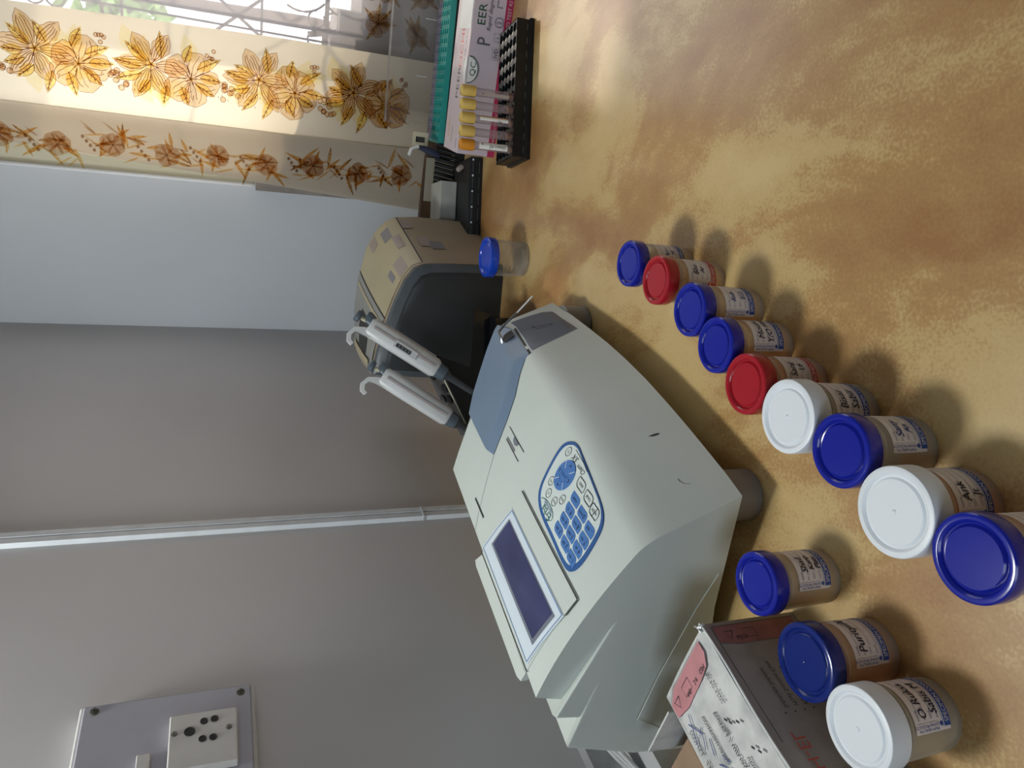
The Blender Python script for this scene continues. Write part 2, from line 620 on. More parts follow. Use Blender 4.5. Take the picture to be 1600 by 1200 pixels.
for ks, kz in ((0.574, 0.218), (0.78, 0.218), (0.574, 0.65), (0.78, 0.65), (0.99, 0.218), (0.99, 0.65)):
    bar(g, [(ks, kz - 0.13), (ks, kz + 0.32)], 0.006)
    for sx in (-1, 1):
        for sz in (-1, 1):
            c = (ks + sx * 0.0165, kz + sz * 0.0145)
            bar(g, arc(c, 0.0138, 0, 360 if sx < 0 else 300, 18), 0.0035)
    bar(g, [(ks - 0.01, kz - 0.028), (ks - 0.004, kz), (ks - 0.01, kz + 0.028)], 0.011)
    bar(g, arc((ks + 0.075, kz + 0.04), 0.05, 150, 230), 0.004)
    bar(g, arc((ks + 0.075, kz - 0.04), 0.05, 130, 210), 0.004)
bar(g, [(0.52, 0.43), (0.68, 0.235)], 0.006)
bar(g, [(0.50, 0.26), (0.66, 0.48)], 0.006)
bar(g, [(0.50, 0.56), (0.70, 0.60)], 0.005)
bar(g, [(0.56, 0.62), (0.555, 0.22)], 0.004)
wp(g, 'grille')
fr_ = MB()
rb(fr_, (WS0 - .0, -0.075, WZ0), (WS0 + .035, -0.03, WZ1), M_beige)
rb(fr_, (WS1 - .05, -0.075, WZ0), (WS1, -0.03, WZ1), M_beige)
rb(fr_, (WS0, -0.075, WZ1 - .05), (WS1, -0.03, WZ1), M_beige)
rb(fr_, (WS0, -0.075, WZ0), (WS1, -0.03, WZ0 + .012), M_beige)
wp(fr_, 'window_frame', False)
st = MB()
for (a_, b_, h_) in ((0.289, 0.462, 0.330), (0.462, 0.527, 0.255), (0.527, 0.570, 0.212), (0.570, 0.613, 0.198), (0.613, WS1, 0.162)):
    rb(st, (a_, -0.10, WZ0), (b_, 0.03, h_), M_shadeblock)
struct(st.build('shade_blocks', smooth=False))  # blocks shaped for the stepped shadow they throw on the curtain

# dark gap / skirting behind the table at the foot of the window wall
w = MB(); rb(w, (0.0, 0.0, -0.75), (SX, 0.012, -0.65), M_wall); struct(w.build('baseboard_back', smooth=False))

# outdoor foliage glimpsed through the sheer curtain
random.seed(5)
fol = MB()
cen = Vector((1.27, 2.72, 0.70))
for i in range(260):
    p = cen + Vector((random.gauss(0, .09), random.gauss(0, .07), random.gauss(0, .06)))
    a = Vector((random.uniform(-1, 1), random.uniform(-1, 1), random.uniform(-1, 1))).normalized() * 0.05
    b = a.cross(Vector((random.random(), random.random(), random.random()))).normalized() * 0.02
    fol.add([p - a, p + b, p + a, p - b], [(0, 1, 2, 3)], M_leaf)
tr = MB(); tr.tube([cen + Vector((0, 0, -1.45)), cen + Vector((.01, 0, -.6)), cen], 0.02, M_iron)
bush = thing('shrub', 'bright green leafy shrub seen outside through the sheer curtain', 'shrub', (0, 0, 0))
fol.build('foliage', bush, smooth=False)
tr.build('stem', bush)

# left wall furniture: cable trunking, switch box
tk = MB()
rb(tk, (0, 0.648, 0.0), (0.008, 0.657, ZT), M_trunk)
rb(tk, (0, 0.659, 0.0), (0.0075, 0.668, ZT), M_trunk)
rb(tk, (0, 0.6565, 0.0), (0.0045, 0.6595, ZT), M_dirty)
rb(tk, (0, 0.636, 0.0), (0.0025, 0.648, ZT), M_wall)
rb(tk, (0, 0.647, 0.1255), (0.0095, 0.6695, 0.1275), M_dirty)
o = tk.build('cable_trunking', smooth=False)
tag(o, 'white vertical cable trunking running down the grey wall', 'cable trunking')
tk = MB()
rb(tk, (0, 0.95, 0.0), (0.074, 1.6, 0.03), M_dirty)
rb(tk, (0, 0.95, 0.03), (0.014, 1.6, 0.058), M_dirty)
o = tk.build('trim_2', smooth=False); struct(o)

sb = thing('switch_box', 'grey switchboard plate with round-pin socket screwed to wall', 'switchboard', RW(0, 0.93, 0.364), radians(-117))
# local: x = s axis?  use explicit mapping relative to the empty


def local_to(parent):
    mw = Matrix.Translation(parent.location) @ Matrix.Rotation(parent.rotation_euler.z, 4, 'Z')
    inv = mw.inverted()
    return lambda p: inv @ Vector(p)


toSB = local_to(sb)


def sbp(p):
    return toSB(RW(*p))


b = MB(); b.box((0, 0.929, 0.360), (0.016, 1.20, 0.510), M_socket, fn=sbp)
b.build('back_box', sb, smooth=False, bevel=0.002)
b = MB(); b.box((0.0162, 0.9325, 0.3635), (0.020, 1.20, 0.5065), M_plate, fn=sbp)
b.build('cover_plate', sb, smooth=False, bevel=0.0015)
for (t, z) in ((0.940, 0.497), (0.941, 0.373)):
    b = MB()
    prof = [(0.0038, 0), (0.0036, 0.0012), (0.002, 0.002), (0.0, 0.0022)]
    fnx = lambda p, t=t, z=z: sbp((0.020 + p[2], t + p[0], z + p[1]))
    b.lathe(prof, M_screw, 20, fn=fnx)
    b.box((-0.0028, -0.0004, 0.002), (0.0028, 0.0004, 0.0026), M_dark, fn=fnx)
    b.box((-0.0004, -0.0028, 0.002), (0.0004, 0.0028, 0.0026), M_dark, fn=fnx)
    b.build('screw', sb)
b = MB(); b.box((0.020, 0.9645, 0.3765), (0.029, 1.0215, 0.4335), M_socket, fn=sbp)
sk = b.build('socket', sb, smooth=False, bevel=0.0015)
# pin holes as dark recessed discs, part of the socket
b = MB()
for (t, z, r) in ((0.985, 0.4165, 0.0042), (0.976, 0.4048, 0.0030), (0.975, 0.396, 0.0030), (0.9945, 0.4058, 0.0030), (0.9945, 0.397, 0.0030)):
    fnx = lambda p, t=t, z=z: sbp((0.0285 + p[2], t + p[0], z + p[1]))
    b.lathe([(r * 1.12, 0.0002), (r * 1.12, 0.0012), (r, 0.0012), (r * .92, 0.0008), (0, 0.0007)], M_dark, 20, fn=fnx)
b.build('pin_holes', sk, label='dark round pin holes')
for (t, z) in ((0.985, 0.429), (0.986, 0.384)):
    b = MB(); fnx = lambda p, t=t, z=z: sbp((0.029 + p[2], t + p[0], z + p[1]))
    b.lathe([(0.0027, 0), (0.0026, 0.0006), (0, 0.001)], M_screw, 16, fn=fnx)
    b.box((-0.002, -0.0003, 0.0008), (0.002, 0.0003, 0.0013), M_dark, fn=fnx)
    b.build('screw', sk)
b = MB(); b.box((0.020, 0.9975, 0.447), (0.026, 1.03, 0.458), M_socket, fn=sbp)
b.build('switch', sb, smooth=False, bevel=0.001)

# ------------------------------------------------------------------ table
tb = thing('laminate_table', 'large table with glossy tan and brown marbled laminate top', 'table', RW(0.9, 0.85, ZB), 0)
toT = local_to(tb)
M_table = table_material()
M_legshade = mat('leg_wood_and_gap_shade', (0.07, 0.04, 0.022), 0.5, noise=0.3)
b = MB(); b.box((0.004, 0.03, -0.03), (1.75, 1.75, 0.0), M_table, fn=lambda p: toT(RW(*p)))
b.build('table_top', tb, smooth=False)
b = MB(); b.box((0.0, 0.125, 0.0), (1.75, 0.140, 0.046), M_legshade, fn=lambda p: RW(*p))  # strip added to stand in for the dark gap behind the table
struct(b.build('gap_shade_strip', smooth=False))
for s in (0.06, 1.69):
    for t in (0.09, 1.69):
        b = MB(); b.box((s - .03, t - .03, ZB), (s + .03, t + .03, -0.03), M_legshade, fn=lambda p: toT(RW(*p)))
        b.build('leg', tb, smooth=False)
# small grey smudge stuck on the laminate
sm = MB()
random.seed(3)
for k in range(7):
    a0 = Vector((0.302 + random.uniform(-.006, .006), 0.312 + random.uniform(-.009, .009)))
    pts = [(a0.x + j * random.uniform(-.002, .003), a0.y + j * random.uniform(-.004, .001), 0.0004) for j in range(4)]
    sm.tube([toT(p) for p in pts], 0.0005, M_faint, n=5)
sm.build('stain', tb, label='small grey smudge on the table top')

# ------------------------------------------------------------------ curtains
def ink(name, tint):
    """printed dye: tints the cloth it lies on, from both sides"""
    m = bpy.data.materials.new(name)
    m.use_nodes = True
    nt = m.node_tree
    nt.nodes.remove(nt.nodes['Principled BSDF'])
    tc = nt.nodes.new('ShaderNodeTexCoord')
    nz = nt.nodes.new('ShaderNodeTexNoise')
    nz.inputs['Scale'].default_value = 90
    nt.links.new(tc.outputs['Object'], nz.inputs['Vector'])
    mx = nt.nodes.new('ShaderNodeMix')
    mx.data_type = 'RGBA'
    mx.inputs[6].default_value = (*tint, 1)
    mx.inputs[7].default_value = (*[min(1, t * 1.18 + .04) for t in tint], 1)
    nt.links.new(nz.outputs['Fac'], mx.inputs[0])
    tp = nt.nodes.new('ShaderNodeBsdfTransparent')
    nt.links.new(mx.outputs[2], tp.inputs[0])
    nt.links.new(tp.outputs[0], nt.nodes['Material Output'].inputs[0])
    return m


C_in = 0.07


def cur_fold(s):
    return 0.006 * sin((s - 0.405) * 42) * (1 if s > 0.41 else 0.4)


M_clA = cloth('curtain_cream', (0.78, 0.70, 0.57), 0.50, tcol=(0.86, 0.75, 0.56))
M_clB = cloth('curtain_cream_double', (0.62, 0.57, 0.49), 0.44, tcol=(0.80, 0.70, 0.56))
M_sheer = cloth('curtain_sheer', (0.50, 0.47, 0.46), 0.70, 0.44, 0.20)
M_flA = ink('print_petal', (0.79, 0.66, 0.51))
M_flY = ink('print_gold', (0.93, 0.74, 0.36))
M_flV = ink('print_vein', (0.28, 0.11, 0.06))
M_flG = ink('print_glow', (0.97, 0.90, 0.70))
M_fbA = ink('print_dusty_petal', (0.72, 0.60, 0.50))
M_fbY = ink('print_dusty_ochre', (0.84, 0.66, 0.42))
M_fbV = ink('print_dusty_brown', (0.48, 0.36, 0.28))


def A_surf(s, z, off=0.0):
    # bright panel, slight lean of folds, gathers towards the hem
    k = max(0, 0.12 - z) / 0.12
    return RW(s, C_in + 0.018 + cur_fold(s) + 0.010 * k * sin(s * 60) + off, z)


def B_surf(s, z, off=0.0):
    return RW(s, C_in + 0.002 + 0.006 * sin(s * 55) + 0.02 * (0.405 - s) + off, z)


def grid(mb, s0f, s1f, z0, z1, ns, nz, surf, m, off=0.0):
    vs = []; fs = []
    for j in range(nz + 1):
        z = z0 + (z1 - z0) * j / nz
        a, c = s0f(z), s1f(z)
        for i in range(ns + 1):
            vs.append(surf(a + (c - a) * i / ns, z, off))
    for j in range(nz):
        for i in range(ns):
            q = j * (ns + 1) + i
            fs.append((q, q + 1, q + ns + 2, q + ns + 1))
    mb.add(vs, fs, m)


def leftedge(z):
    return 0.288 + 0.055 * max(0, min(1, (z - 0.02) / 0.7)) if z < 0.72 else 0.338


cu = MB()
FOLD = lambda z: 0.403 + 0.004 * z
RE = lambda z: 0.556 - 0.022 * max(0, z - 0.3)
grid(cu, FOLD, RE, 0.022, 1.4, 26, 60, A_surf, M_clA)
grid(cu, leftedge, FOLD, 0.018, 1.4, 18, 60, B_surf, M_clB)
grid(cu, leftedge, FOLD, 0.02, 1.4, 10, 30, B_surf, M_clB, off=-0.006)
# hem turn
grid(cu, lambda z: FOLD(z) - .0, lambda z: FOLD(z) + 0.0015, 0.02, 1.4, 2, 40, lambda s, z, o: RW(s, C_in + .002 + (s - FOLD(z)) * 14, z), M_clB)


def petal(c, ang, L, W, tip=0.35, n=9):
    pts = []
    for i in range(n + 1):
        u = i / n; wd = W * sin(pi * min(1, u ** (0.75))) * (1 if u < .6 else (1 - (u - .6) * tip))
        pts.append((u * L, wd / 2))
    poly = pts + [(x, -y) for x, y in pts[::-1][1:-1]]
    ca, sa = cos(ang), sin(ang)
    return [(c[0] + x * ca - y * sa, c[1] + x * sa + y * ca) for x, y in poly]


def add_poly(mb, poly, m, surf, off):
    n = len(poly)
    cxm = sum(p[0] for p in poly) / n; cym = sum(p[1] for p in poly) / n
    vs = [surf(p[0], p[1], off) for p in poly] + [surf(cxm, cym, off)]
    mb.add(vs, [(i, (i + 1) % n, n) for i in range(n)], m)


def line(mb, pts, w, m, surf, off):
    mb.ribbon(pts, w, m, fn=lambda x, y: surf(x, y, off))


def veins(mb, c, ang, L, W, m, surf, off, n=5, w=0.0006):
    rnd = random.random
    for k in range(n):
        a = (k - (n - 1) / 2) / n * 0.75
        pts = []
        l0 = 0.12 * L; l1 = L * (0.62 + .3 * rnd())
        for i in range(6):
            u = l0 + (l1 - l0) * i / 5
            lat = a * W * sin(pi * min(1, u / L)) * 1.1 + 0.0006 * sin(i * 2.5 + k)
            pts.append((c[0] + u * cos(ang) - lat * sin(ang), c[1] + u * sin(ang) + lat * cos(ang)))
        line(mb, pts, w * (0.8 + .5 * rnd()), m, surf, off)


def outline(mb, poly, m, surf, off, w=0.0007, frac=1.0):
    n = int(len(poly) * frac)
    line(mb, [poly[i % len(poly)] for i in range(n + 1)], w, m, surf, off)


O0 = 0.0006


def bloom(c, ang, L, W, pointed, n=12):
    pts = []
    for i in range(n + 1):
        u = i / n
        wd = W * (sin(pi * u ** 1.25) if pointed else sin(pi * u ** 1.7) ** .7 if 0 < u < 1 else 0)
        pts.append((u * L, wd / 2 * (1 + .08 * sin(i * 2.1))))
    poly = pts + [(x, -y) for x, y in pts[::-1][1:-1]]
    ca, sa = cos(ang), sin(ang)
    return [(c[0] + x * ca - y * sa, c[1] + x * sa + y * ca) for x, y in poly]



def flower(mb, c, r, npet, rot, surf, A, V, Y, pointed=True):
    lay = [O0 + 0.0009]
    for i in range(npet):
        a = rot + 2 * pi * i / npet + random.uniform(-.12, .12)
        L = r * random.uniform(.92, 1.12); W = r * (0.50 if pointed else 0.95)
        p = bloom(c, a, L, W, pointed)
        lay[0] += 0.00006
        add_poly(mb, p, A, surf, lay[0])
        outline(mb, p, V, surf, lay[0] + .0005, 0.0006, random.uniform(.5, 1))
        veins(mb, c, a, L, W, V, surf, lay[0] + 0.0005, 5 if pointed else 4, 0.0008)
    for i in range(5):
        a = rot + i * 1.3
        line(mb, [c, (c[0] + r * .22 * cos(a), c[1] + r * .22 * sin(a))], 0.0012, V, surf, lay[0] + .0012)
    add_poly(mb, [(c[0] + r * .09 * cos(k), c[1] + r * .09 * sin(k)) for k in [j * 0.785 for j in range(8)]], Y, surf, lay[0] + .0016)


def leaf(mb, c, ang, L, W, surf, Y, V, off=O0):
    p = petal(c, ang, L, W, 0.9)
    add_poly(mb, p, Y, surf, off)
    line(mb, [c, (c[0] + L * .9 * cos(ang), c[1] + L * .9 * sin(ang))], 0.0011, V, surf, off + .0004)
    outline(mb, p, V, surf, off + .0003, 0.0006, random.uniform(.4, .8))
    for k in range(3):
        u = L * (.35 + .2 * k)
        for s_ in (-1, 1):
            q = (c[0] + u * cos(ang), c[1] + u * sin(ang))
            line(mb, [q, (q[0] + W * .3 * cos(ang + s_ * .6), q[1] + W * .3 * sin(ang + s_ * .6))], 0.0007, V, surf, off + .0004)


def berries(mb, c, surf, A, V, n=9, R=0.020, r=0.0042):
    for i in range(n):
        p = (c[0] + random.uniform(-R, R), c[1] + random.uniform(-R, R) * .8)
        pl = [(p[0] + r * cos(k * .7), p[1] + r * sin(k * .7)) for k in range(9)]
        add_poly(mb, pl, A, surf, O0 + .0014)
        outline(mb, pl + pl[:1], V, surf, O0 + .002, 0.0008)


random.seed(11)
for base in (0.117, 0.273, 0.435, 0.594, 0.755, 0.91, 1.07, 1.23):
    c1 = (0.474, base); c2 = (0.487, base + 0.058)
    # soft golden glow behind the bunches
    for k in range(12):
        a = random.uniform(0, 2 * pi)
        q = (0.480 + random.uniform(-.02, .02), base + .03 + random.uniform(-.05, .06))
        add_poly(cu, petal(q, a, 0.044, 0.026), M_flG, A_surf, O0 - .0001 + k * 1e-6)
    for k, a in enumerate((0.3, 0.9, 1.4, 1.9, 2.4, 3.0, 3.5, 4.1, 4.6, 5.2, 5.8)):
        leaf(cu, (0.479 + .020 * cos(a), base + .03 + .044 * sin(a)), a + random.uniform(-.3, .3), random.uniform(.028, .042), 0.015, A_surf, M_flY, M_flV, O0 + .0002 + k * 4e-5)
    flower(cu, c1, 0.041, 5, random.random(), A_surf, M_flA, M_flV, M_flY, False)
    flower(cu, c2, 0.052, 6, random.random(), A_surf, M_flA, M_flV, M_flY, True)
    berries(cu, (0.457, base + 0.103), A_surf, M_flA, M_flV, 10, 0.016)
    berries(cu, (0.515, base - 0.03), A_surf, M_flA, M_flV, 5, 0.008, .003)
    for k in range(10):
        q = (0.445 + random.uniform(-.004, .02), base + random.uniform(-.03, .12))
        line(cu, [q, (q[0] + .003, q[1] + random.uniform(-.004, .004))], 0.0008, M_flV, A_surf, O0 + .0003)
for base in (0.075, 0.155, 0.235, 0.315, 0.395, 0.475, 0.555, 0.635, 0.715, 0.80, 0.88, 0.96, 1.04, 1.12):
    c1 = (0.350 + .012 * sin(base * 39), base)
    for k in range(9):
        a = random.uniform(0, 2 * pi)
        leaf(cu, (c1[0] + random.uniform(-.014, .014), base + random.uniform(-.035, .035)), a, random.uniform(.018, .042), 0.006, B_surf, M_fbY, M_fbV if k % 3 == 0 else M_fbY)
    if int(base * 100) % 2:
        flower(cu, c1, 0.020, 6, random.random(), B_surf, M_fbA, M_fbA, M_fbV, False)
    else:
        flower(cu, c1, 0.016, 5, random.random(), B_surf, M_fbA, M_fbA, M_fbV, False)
    for k in range(8):
        q = (c1[0] + random.uniform(-.022, .018), base + random.uniform(-.04, .04)); a = random.uniform(-.5, .5) + (1.3 if k % 2 else 1.9)
        add_poly(cu, petal(q, a, random.uniform(.02, .04), .0035), (M_fbY, M_fbA)[k % 2], B_surf, O0 + .0001 * k)
    for k in range(4):
        q = (c1[0] - 0.012 + k * 0.007, base + 0.028 + k * .005)
        add_poly(cu, [(q[0] + .0032 * cos(j * .8), q[1] + .0026 * sin(j * .8)) for j in range(8)], M_fbV, B_surf, O0 + .002)
o = cu.build('floral_curtain', angle=60)
tag(o, 'cream curtain panel printed with gold and brown flowers, hanging beside bare wall', 'curtain')


def S_surf(s, z, off=0.0):
    return RW(s, C_in + 0.004 * sin(s * 30) + off, z)


sh = MB()
grid(sh, lambda z: 0.50, lambda z: 1.48, 0.03, 1.4, 70, 20, S_surf, M_sheer)
random.seed(8)
for base in (0.06, 0.13):
    for cs in (0.60, 0.66, 0.72, 0.80):
        q = (cs + random.uniform(-.01, .01), base + random.uniform(-.01, .01))
        for k in range(5):
            leaf(sh, q, random.uniform(0, 6.3), .035, .009, S_surf, M_fbY, M_fbV)
        flower(sh, q, 0.02, 5, random.random(), S_surf, M_fbA, M_fbV, M_fbY, False)
o = sh.build('sheer_curtain', angle=60)
tag(o, 'thin white see-through curtain with the iron window grille showing through', 'curtain')

# ------------------------------------------------------------------ analyser (local frame in cm: x right, y back, z up)
AO = Vector((-0.0833, 0.4540, 0))
an = thing('chemistry_analyser', 'cream bench-top chemistry analyser with blue keypad and grey display', 'analyser', AO, radians(63))
an.scale = (1, 1, 1)


def cm(p):
    return (p[0] / 100, p[1] / 100, p[2] / 100)


def tab(t, x):
    if x <= t[0][0]:
        a, b = t[0], t[1]
    elif x >= t[-1][0]:
        a, b = t[-2], t[-1]
    else:
        for a, b in zip(t, t[1:]):
            if a[0] <= x <= b[0]:
                break
    return a[1] + (b[1] - a[1]) * (x - a[0]) / (b[0] - a[0])


YB = [(0, 0), (2.2, -.4), (6, -.85), (9.3, -1.2), (12.2, -1.45), (16, -1.7), (20, -1.78), (24, -1.7), (27.4, -1.5), (33, -1.1), (37, -.6)]
YC = [(0, 3.7), (6, 2.9), (12, 2.2), (18, 1.7), (24, 1.5), (30, 1.6), (37, 2.2)]
YT = 18.2


def top_z(x, y):
    yb = tab(YB, x); yc = tab(YC, x)
    zc = 10.2 - .035 * x; zb = 16.15 - .062 * x
    sf = (zc - 3) / (yc - yb)
    zf = 3 + (y - yb) * sf
    st_ = (zb - zc) / (YT - yc)
    u = (y - yc) / (YT - yc)
    zt = zc + (y - yc) * st_ + (0.8 * 4 * u * (1 - u) * (1 - .5 * x / 37) if 0 < u < 1 else 0)
    k = 1.1
    h = max(0, min(1, .5 + .5 * (zt - zf) / k))
    return zt + (zf - zt) * h - k * h * (1 - h)


XR = [(-1.5, 38.4), (2.4, 38.4), (5, 37.2), (9.7, 34.6), (11.4, 33.6), (18.2, 32.4)]


def bot_z(y):
    return max(0.15, 3 - 3 * y / 27.0)


# main shell
NX, NY = 64, 56
vs = []; fs = []
for i in range(NX + 1):
    u = i / NX
    for j in range(NY + 1):
        v = j / NY
        if j == 0:
            xx = u * 38.4; y = tab(YB, xx); z = 3.0
        else:
            y0 = tab(YB, u * 38.4)
            y = y0 + (YT - y0) * (v ** 1.15)
            xx = u * tab(XR, y)
            z = top_z(xx, y)
        vs.append((xx, y, z))
N1 = NY + 1
for i in range(NX):
    for j in range(NY):
        a = i * N1 + j
        fs.append((a, a + N1, a + N1 + 1, a + 1))
hs = MB()
hs.add([cm(p) for p in vs], fs, M_cream)
# left and right cheeks, sloping back of the top step, underside
for u, rev in ((0, False), (1, True)):
    ring = [vs[u * NX * N1 + j] for j in range(N1)]
    x = 0 if u == 0 else None
    last = ring[-1]
    extra = [(last[0], 18.9, last[2] - 2.4), (last[0], 20.5, 8.0), (last[0], 20.5, bot_z(20.5)), (ring[0][0], 0, 3.0)]
    pl = ring + extra[:3]
    hs.add([cm(p) for p in pl], [list(range(len(pl)))[::(1 if rev else -1)]], M_cream)
L = [vs[j] for j in (N1 - 1,)][0]; R = vs[NX * N1 + N1 - 1]
hs.add([cm(p) for p in (L, R, (R[0], 18.9, R[2] - 2.4), (0, 18.9, L[2] - 2.4))], [(0, 1, 2, 3)], M_cream)
hs.add([cm(p) for p in ((R[0], 18.9, R[2] - 2.4), (0, 18.9, L[2] - 2.4), (0, 20.5, 8.0), (R[0], 20.5, 8.0))], [(3, 2, 1, 0)], M_cream)
bt = [vs[i_ * N1] for i_ in range(NX + 1)] + [(R[0], 20.5, bot_z(20.5)), (0, 20.5, bot_z(20.5))]
hs.add([cm(p) for p in bt], [list(range(len(bt)))], M_cream)
house = hs.build('housing', an, angle=38)


def block(top, m):
    """solid from a list of (x,y,ztop) down to the sloping base"""
    n = len(top)
    v = [cm(p) for p in top] + [cm((p[0], p[1] + bx, bot_z(p[1] + bx))) for p, bx in zip(top, [0] * n)]
    f = [list(range(n)), list(range(n, 2 * n))[::-1]] + [((i + 1) % n, i, n + i, n + (i + 1) % n) for i in range(n)]
    return v, f


# two flaring ledges at the left rear
mb = MB()
n = 6
def wedge(name, S, E, I, Ei, back_low, xs_low):
    # S ridge start, E ridge end, I inner foot of the upper step, Ei inner rear corner
    xr = 30.5
    v = [S, E, Ei, (xr, Ei[1], Ei[2] - 1.9), (xr, I[1], I[2] - 1.9), I]
    lowS = (S[0], S[1], bot_z(S[1])); lowE = (xs_low, back_low, 0.3)
    midE = (xs_low - .05, (E[1] * .45 + back_low * .55) + .35, E[2] * .5)
    midEi = (Ei[0], midE[1] + .5, midE[2])
    lowEi = (Ei[0], back_low + .6, .3)
    v += [lowS, midE, lowE, midEi, lowEi, (xr, midEi[1], midEi[2]), (xr, lowEi[1], .3)]
    f = [(0, 1, 5), (1, 2, 5), (2, 3, 4, 5), (0, 6, 8, 7, 1), (1, 7, 9, 2), (7, 8, 10, 9), (2, 9, 11, 3), (9, 10, 12, 11)]
    m_ = MB(); m_.add([cm(p) for p in v], f, M_cream)
    return m_.build(name, an, smooth=True, bevel=0.0022, seg=3, angle=25)


wedge('upper_ledge', (0.03, 10.8, 10.8), (-1.0, 19.7, 14.6), (0.12, 18.6, 13.7), (-.2, 20.3, 14.5), 21.6, -1.05)
wedge('lower_ledge', (-.48, 15.6, 11.0), (-1.6, 22.7, 13.2), (-.72, 20.5, 12.4), (-.9, 23.3, 12.9), 25.6, -1.9)
# seam of the bottom tray on the left cheek
mb = MB()
mb.tube([cm(p) for p in ((-0.03, 7.4, 2.6), (-0.04, 10.8, 3.6), (-0.5, 14.5, 4.9), (-0.85, 17, 5.85), (-1.55, 20.9, 7.1), (-1.65, 22.0, 5.2), (-1.8, 23.6, 2.8))], 0.0005, M_cream, n=6)
mb.build('tray_seam', an)


def drape(poly, m, off=0.05, step=0.6, mb=None, thick=0.0, hfun=None, bias=0):
    """lay a 2D polygon (cm) on the shell; optional edge skirt"""
    pv, pf, nb = sheet(poly, step)
    h = hfun or (lambda p: 0)
    top = [cm((p[0], p[1], top_z(p[0], p[1]) + off + h(p))) for p in pv]
    mb = mb or MB()
    mb.add(top, pf, m)
    if thick:
        bd = pv[:nb]
        sk_ = [cm((p[0], p[1], top_z(p[0], p[1]) - 0.05)) for p in bd]
        vs_ = top[:nb] + sk_
        mb.add(vs_, [(i, (i + 1) % nb, nb + (i + 1) % nb, nb + i) for i in range(nb)], m)
    return mb


def T(off):
    return lambda x, y: cm((x, y, top_z(x, y) + off))


# display: raised plate, bezel, lcd
PL = [(1.7, 10.05), (15.8, 9.95), (17.2, 18.3), (18.4, 19.6), (3.1, 19.4), (2.0, 17.9)]


def ptop(x, y):
    return top_z(x, y) if y < 18.2 else top_z(x, 18.2) + 0.33 * (y - 18.2)


mb = MB()
pl1 = [(1.75, 10.1), (15.8, 9.95), (17.6, 18.3), (2.5, 18.2)]
drape(pl1, M_cream, 0.10, 1.0, mb, thick=.1)
plb = [(2.5, 18.25), (17.4, 18.25), (18.3, 19.7), (17.6, 19.9), (3.4, 19.5), (2.6, 19.2)]
zz = lambda x, y: 16.25 - .062 * x + (y - 18.2) * 0.22
mb.add([cm((x, y, zz(x, y))) for x, y in plb] + [cm((x, y, zz(x, y) - .6)) for x, y in plb],
       [(0, 1, 2, 3, 4, 5), (11, 10, 9, 8, 7, 6)] + [(i, (i + 1) % 6, 6 + (i + 1) % 6, 6 + i) for i in range(6)], M_cream)
disp = mb.build('display_plate', an, angle=30)
mb = MB()
for a_, b_ in (((15.9, 9.86), (1.6, 10.0)), ((1.6, 10.0), (1.7, 11.6)), ((2.35, 17.98), (17.9, 18.22))):
    mb.ribbon([(a_[0] + (b_[0] - a_[0]) * k / 20, a_[1] + (b_[1] - a_[1]) * k / 20) for k in range(21)], 0.14, M_dark, fn=T(.13))
mb.build('plate_gap', disp, label='dark shadow gap around the display plate')
BZ = [(15.9, 11.8), (17.85, 17.7), (2.75, 17.55), (1.8, 11.75)]
mb = drape(smooth_poly([BZ[0], BZ[0], BZ[0], BZ[1], BZ[1], BZ[1], BZ[2], BZ[2], BZ[2], BZ[3], BZ[3], BZ[3]], 1), M_bezel, 0.16, 1.0)
for k in range(4):
    a_, b_ = Vector(BZ[k]) * .97 + Vector((9.5, 14.6)) * .03, Vector(BZ[(k + 1) % 4]) * .97 + Vector((9.5, 14.6)) * .03
    mb.ribbon([a_.lerp(b_, j / 16) for j in range(17)], 0.07, M_blueline, fn=T(.185))
bz = mb.build('bezel', disp)
LC = [(15.4, 12.6), (16.35, 16.2), (3.25, 16.0), (2.65, 12.5)]
mb = MB()
for k in range(4):
    ce = Vector((9.4, 14.4))
mb = drape(smooth_poly([p for p in LC for _ in range(4)], 1), M_lcdframe, 0.19, 1.0)
LC2 = [(15.2, 12.7), (16.0, 15.9), (3.6, 15.7), (3.05, 12.6)]
drape(smooth_poly([p for p in LC2 for _ in range(4)], 1), M_lcd, 0.21, 1.0, mb)
mb.build('lcd_screen', disp, label='dark slate blue screen')

# keypad
PAD = [(14.3, 3.6), (14.6, 4.6), (14.3, 6.4), (13.8, 8.2), (12.6, 9.0), (10.9, 9.35), (8.5, 9.45), (5.6, 9.7), (4.1, 9.6), (3.5, 8.6), (3.7, 6.8), (4.2, 5.3), (5.4, 4.5), (8.0, 3.95), (11.0, 3.35), (13.0, 2.95)]
PAD = smooth_poly(PAD, 2)
pc = Vector((9.2, 6.6))


def inset(poly, k, c):
    return [tuple(c + (Vector(p) - c) * k) for p in poly]


mb = drape(PAD, M_keyblue, 0.12, 0.5, thick=.1)
drape([(a_ - .02, b_ - .13) for a_, b_ in inset(PAD, 0.925, pc)], M_padwhite, 0.145, 0.5, mb)
kp = mb.build('keypad', an)


def leafkey(c, w, h):
    # rounded top-left / bottom-right, sharp other corners (as moulded)
    x0, x1, y0, y1 = c[0] - w / 2, c[0] + w / 2, c[1] - h / 2, c[1] + h / 2
    r = min(w, h) * 0.75
    p = [(x1, y0), (x1, y1 - r)]
    p += [(x1 - r + r * cos(a), y1 - r + r * sin(a)) for a in (0.35, 0.8, 1.2)]
    p += [(x1 - r, y1), (x0, y1), (x0, y0 + r)]
    p += [(x0 + r - r * cos(a), y0 + r - r * sin(a)) for a in (0.35, 0.8, 1.2)]
    p.append((x0 + r, y0))
    return p


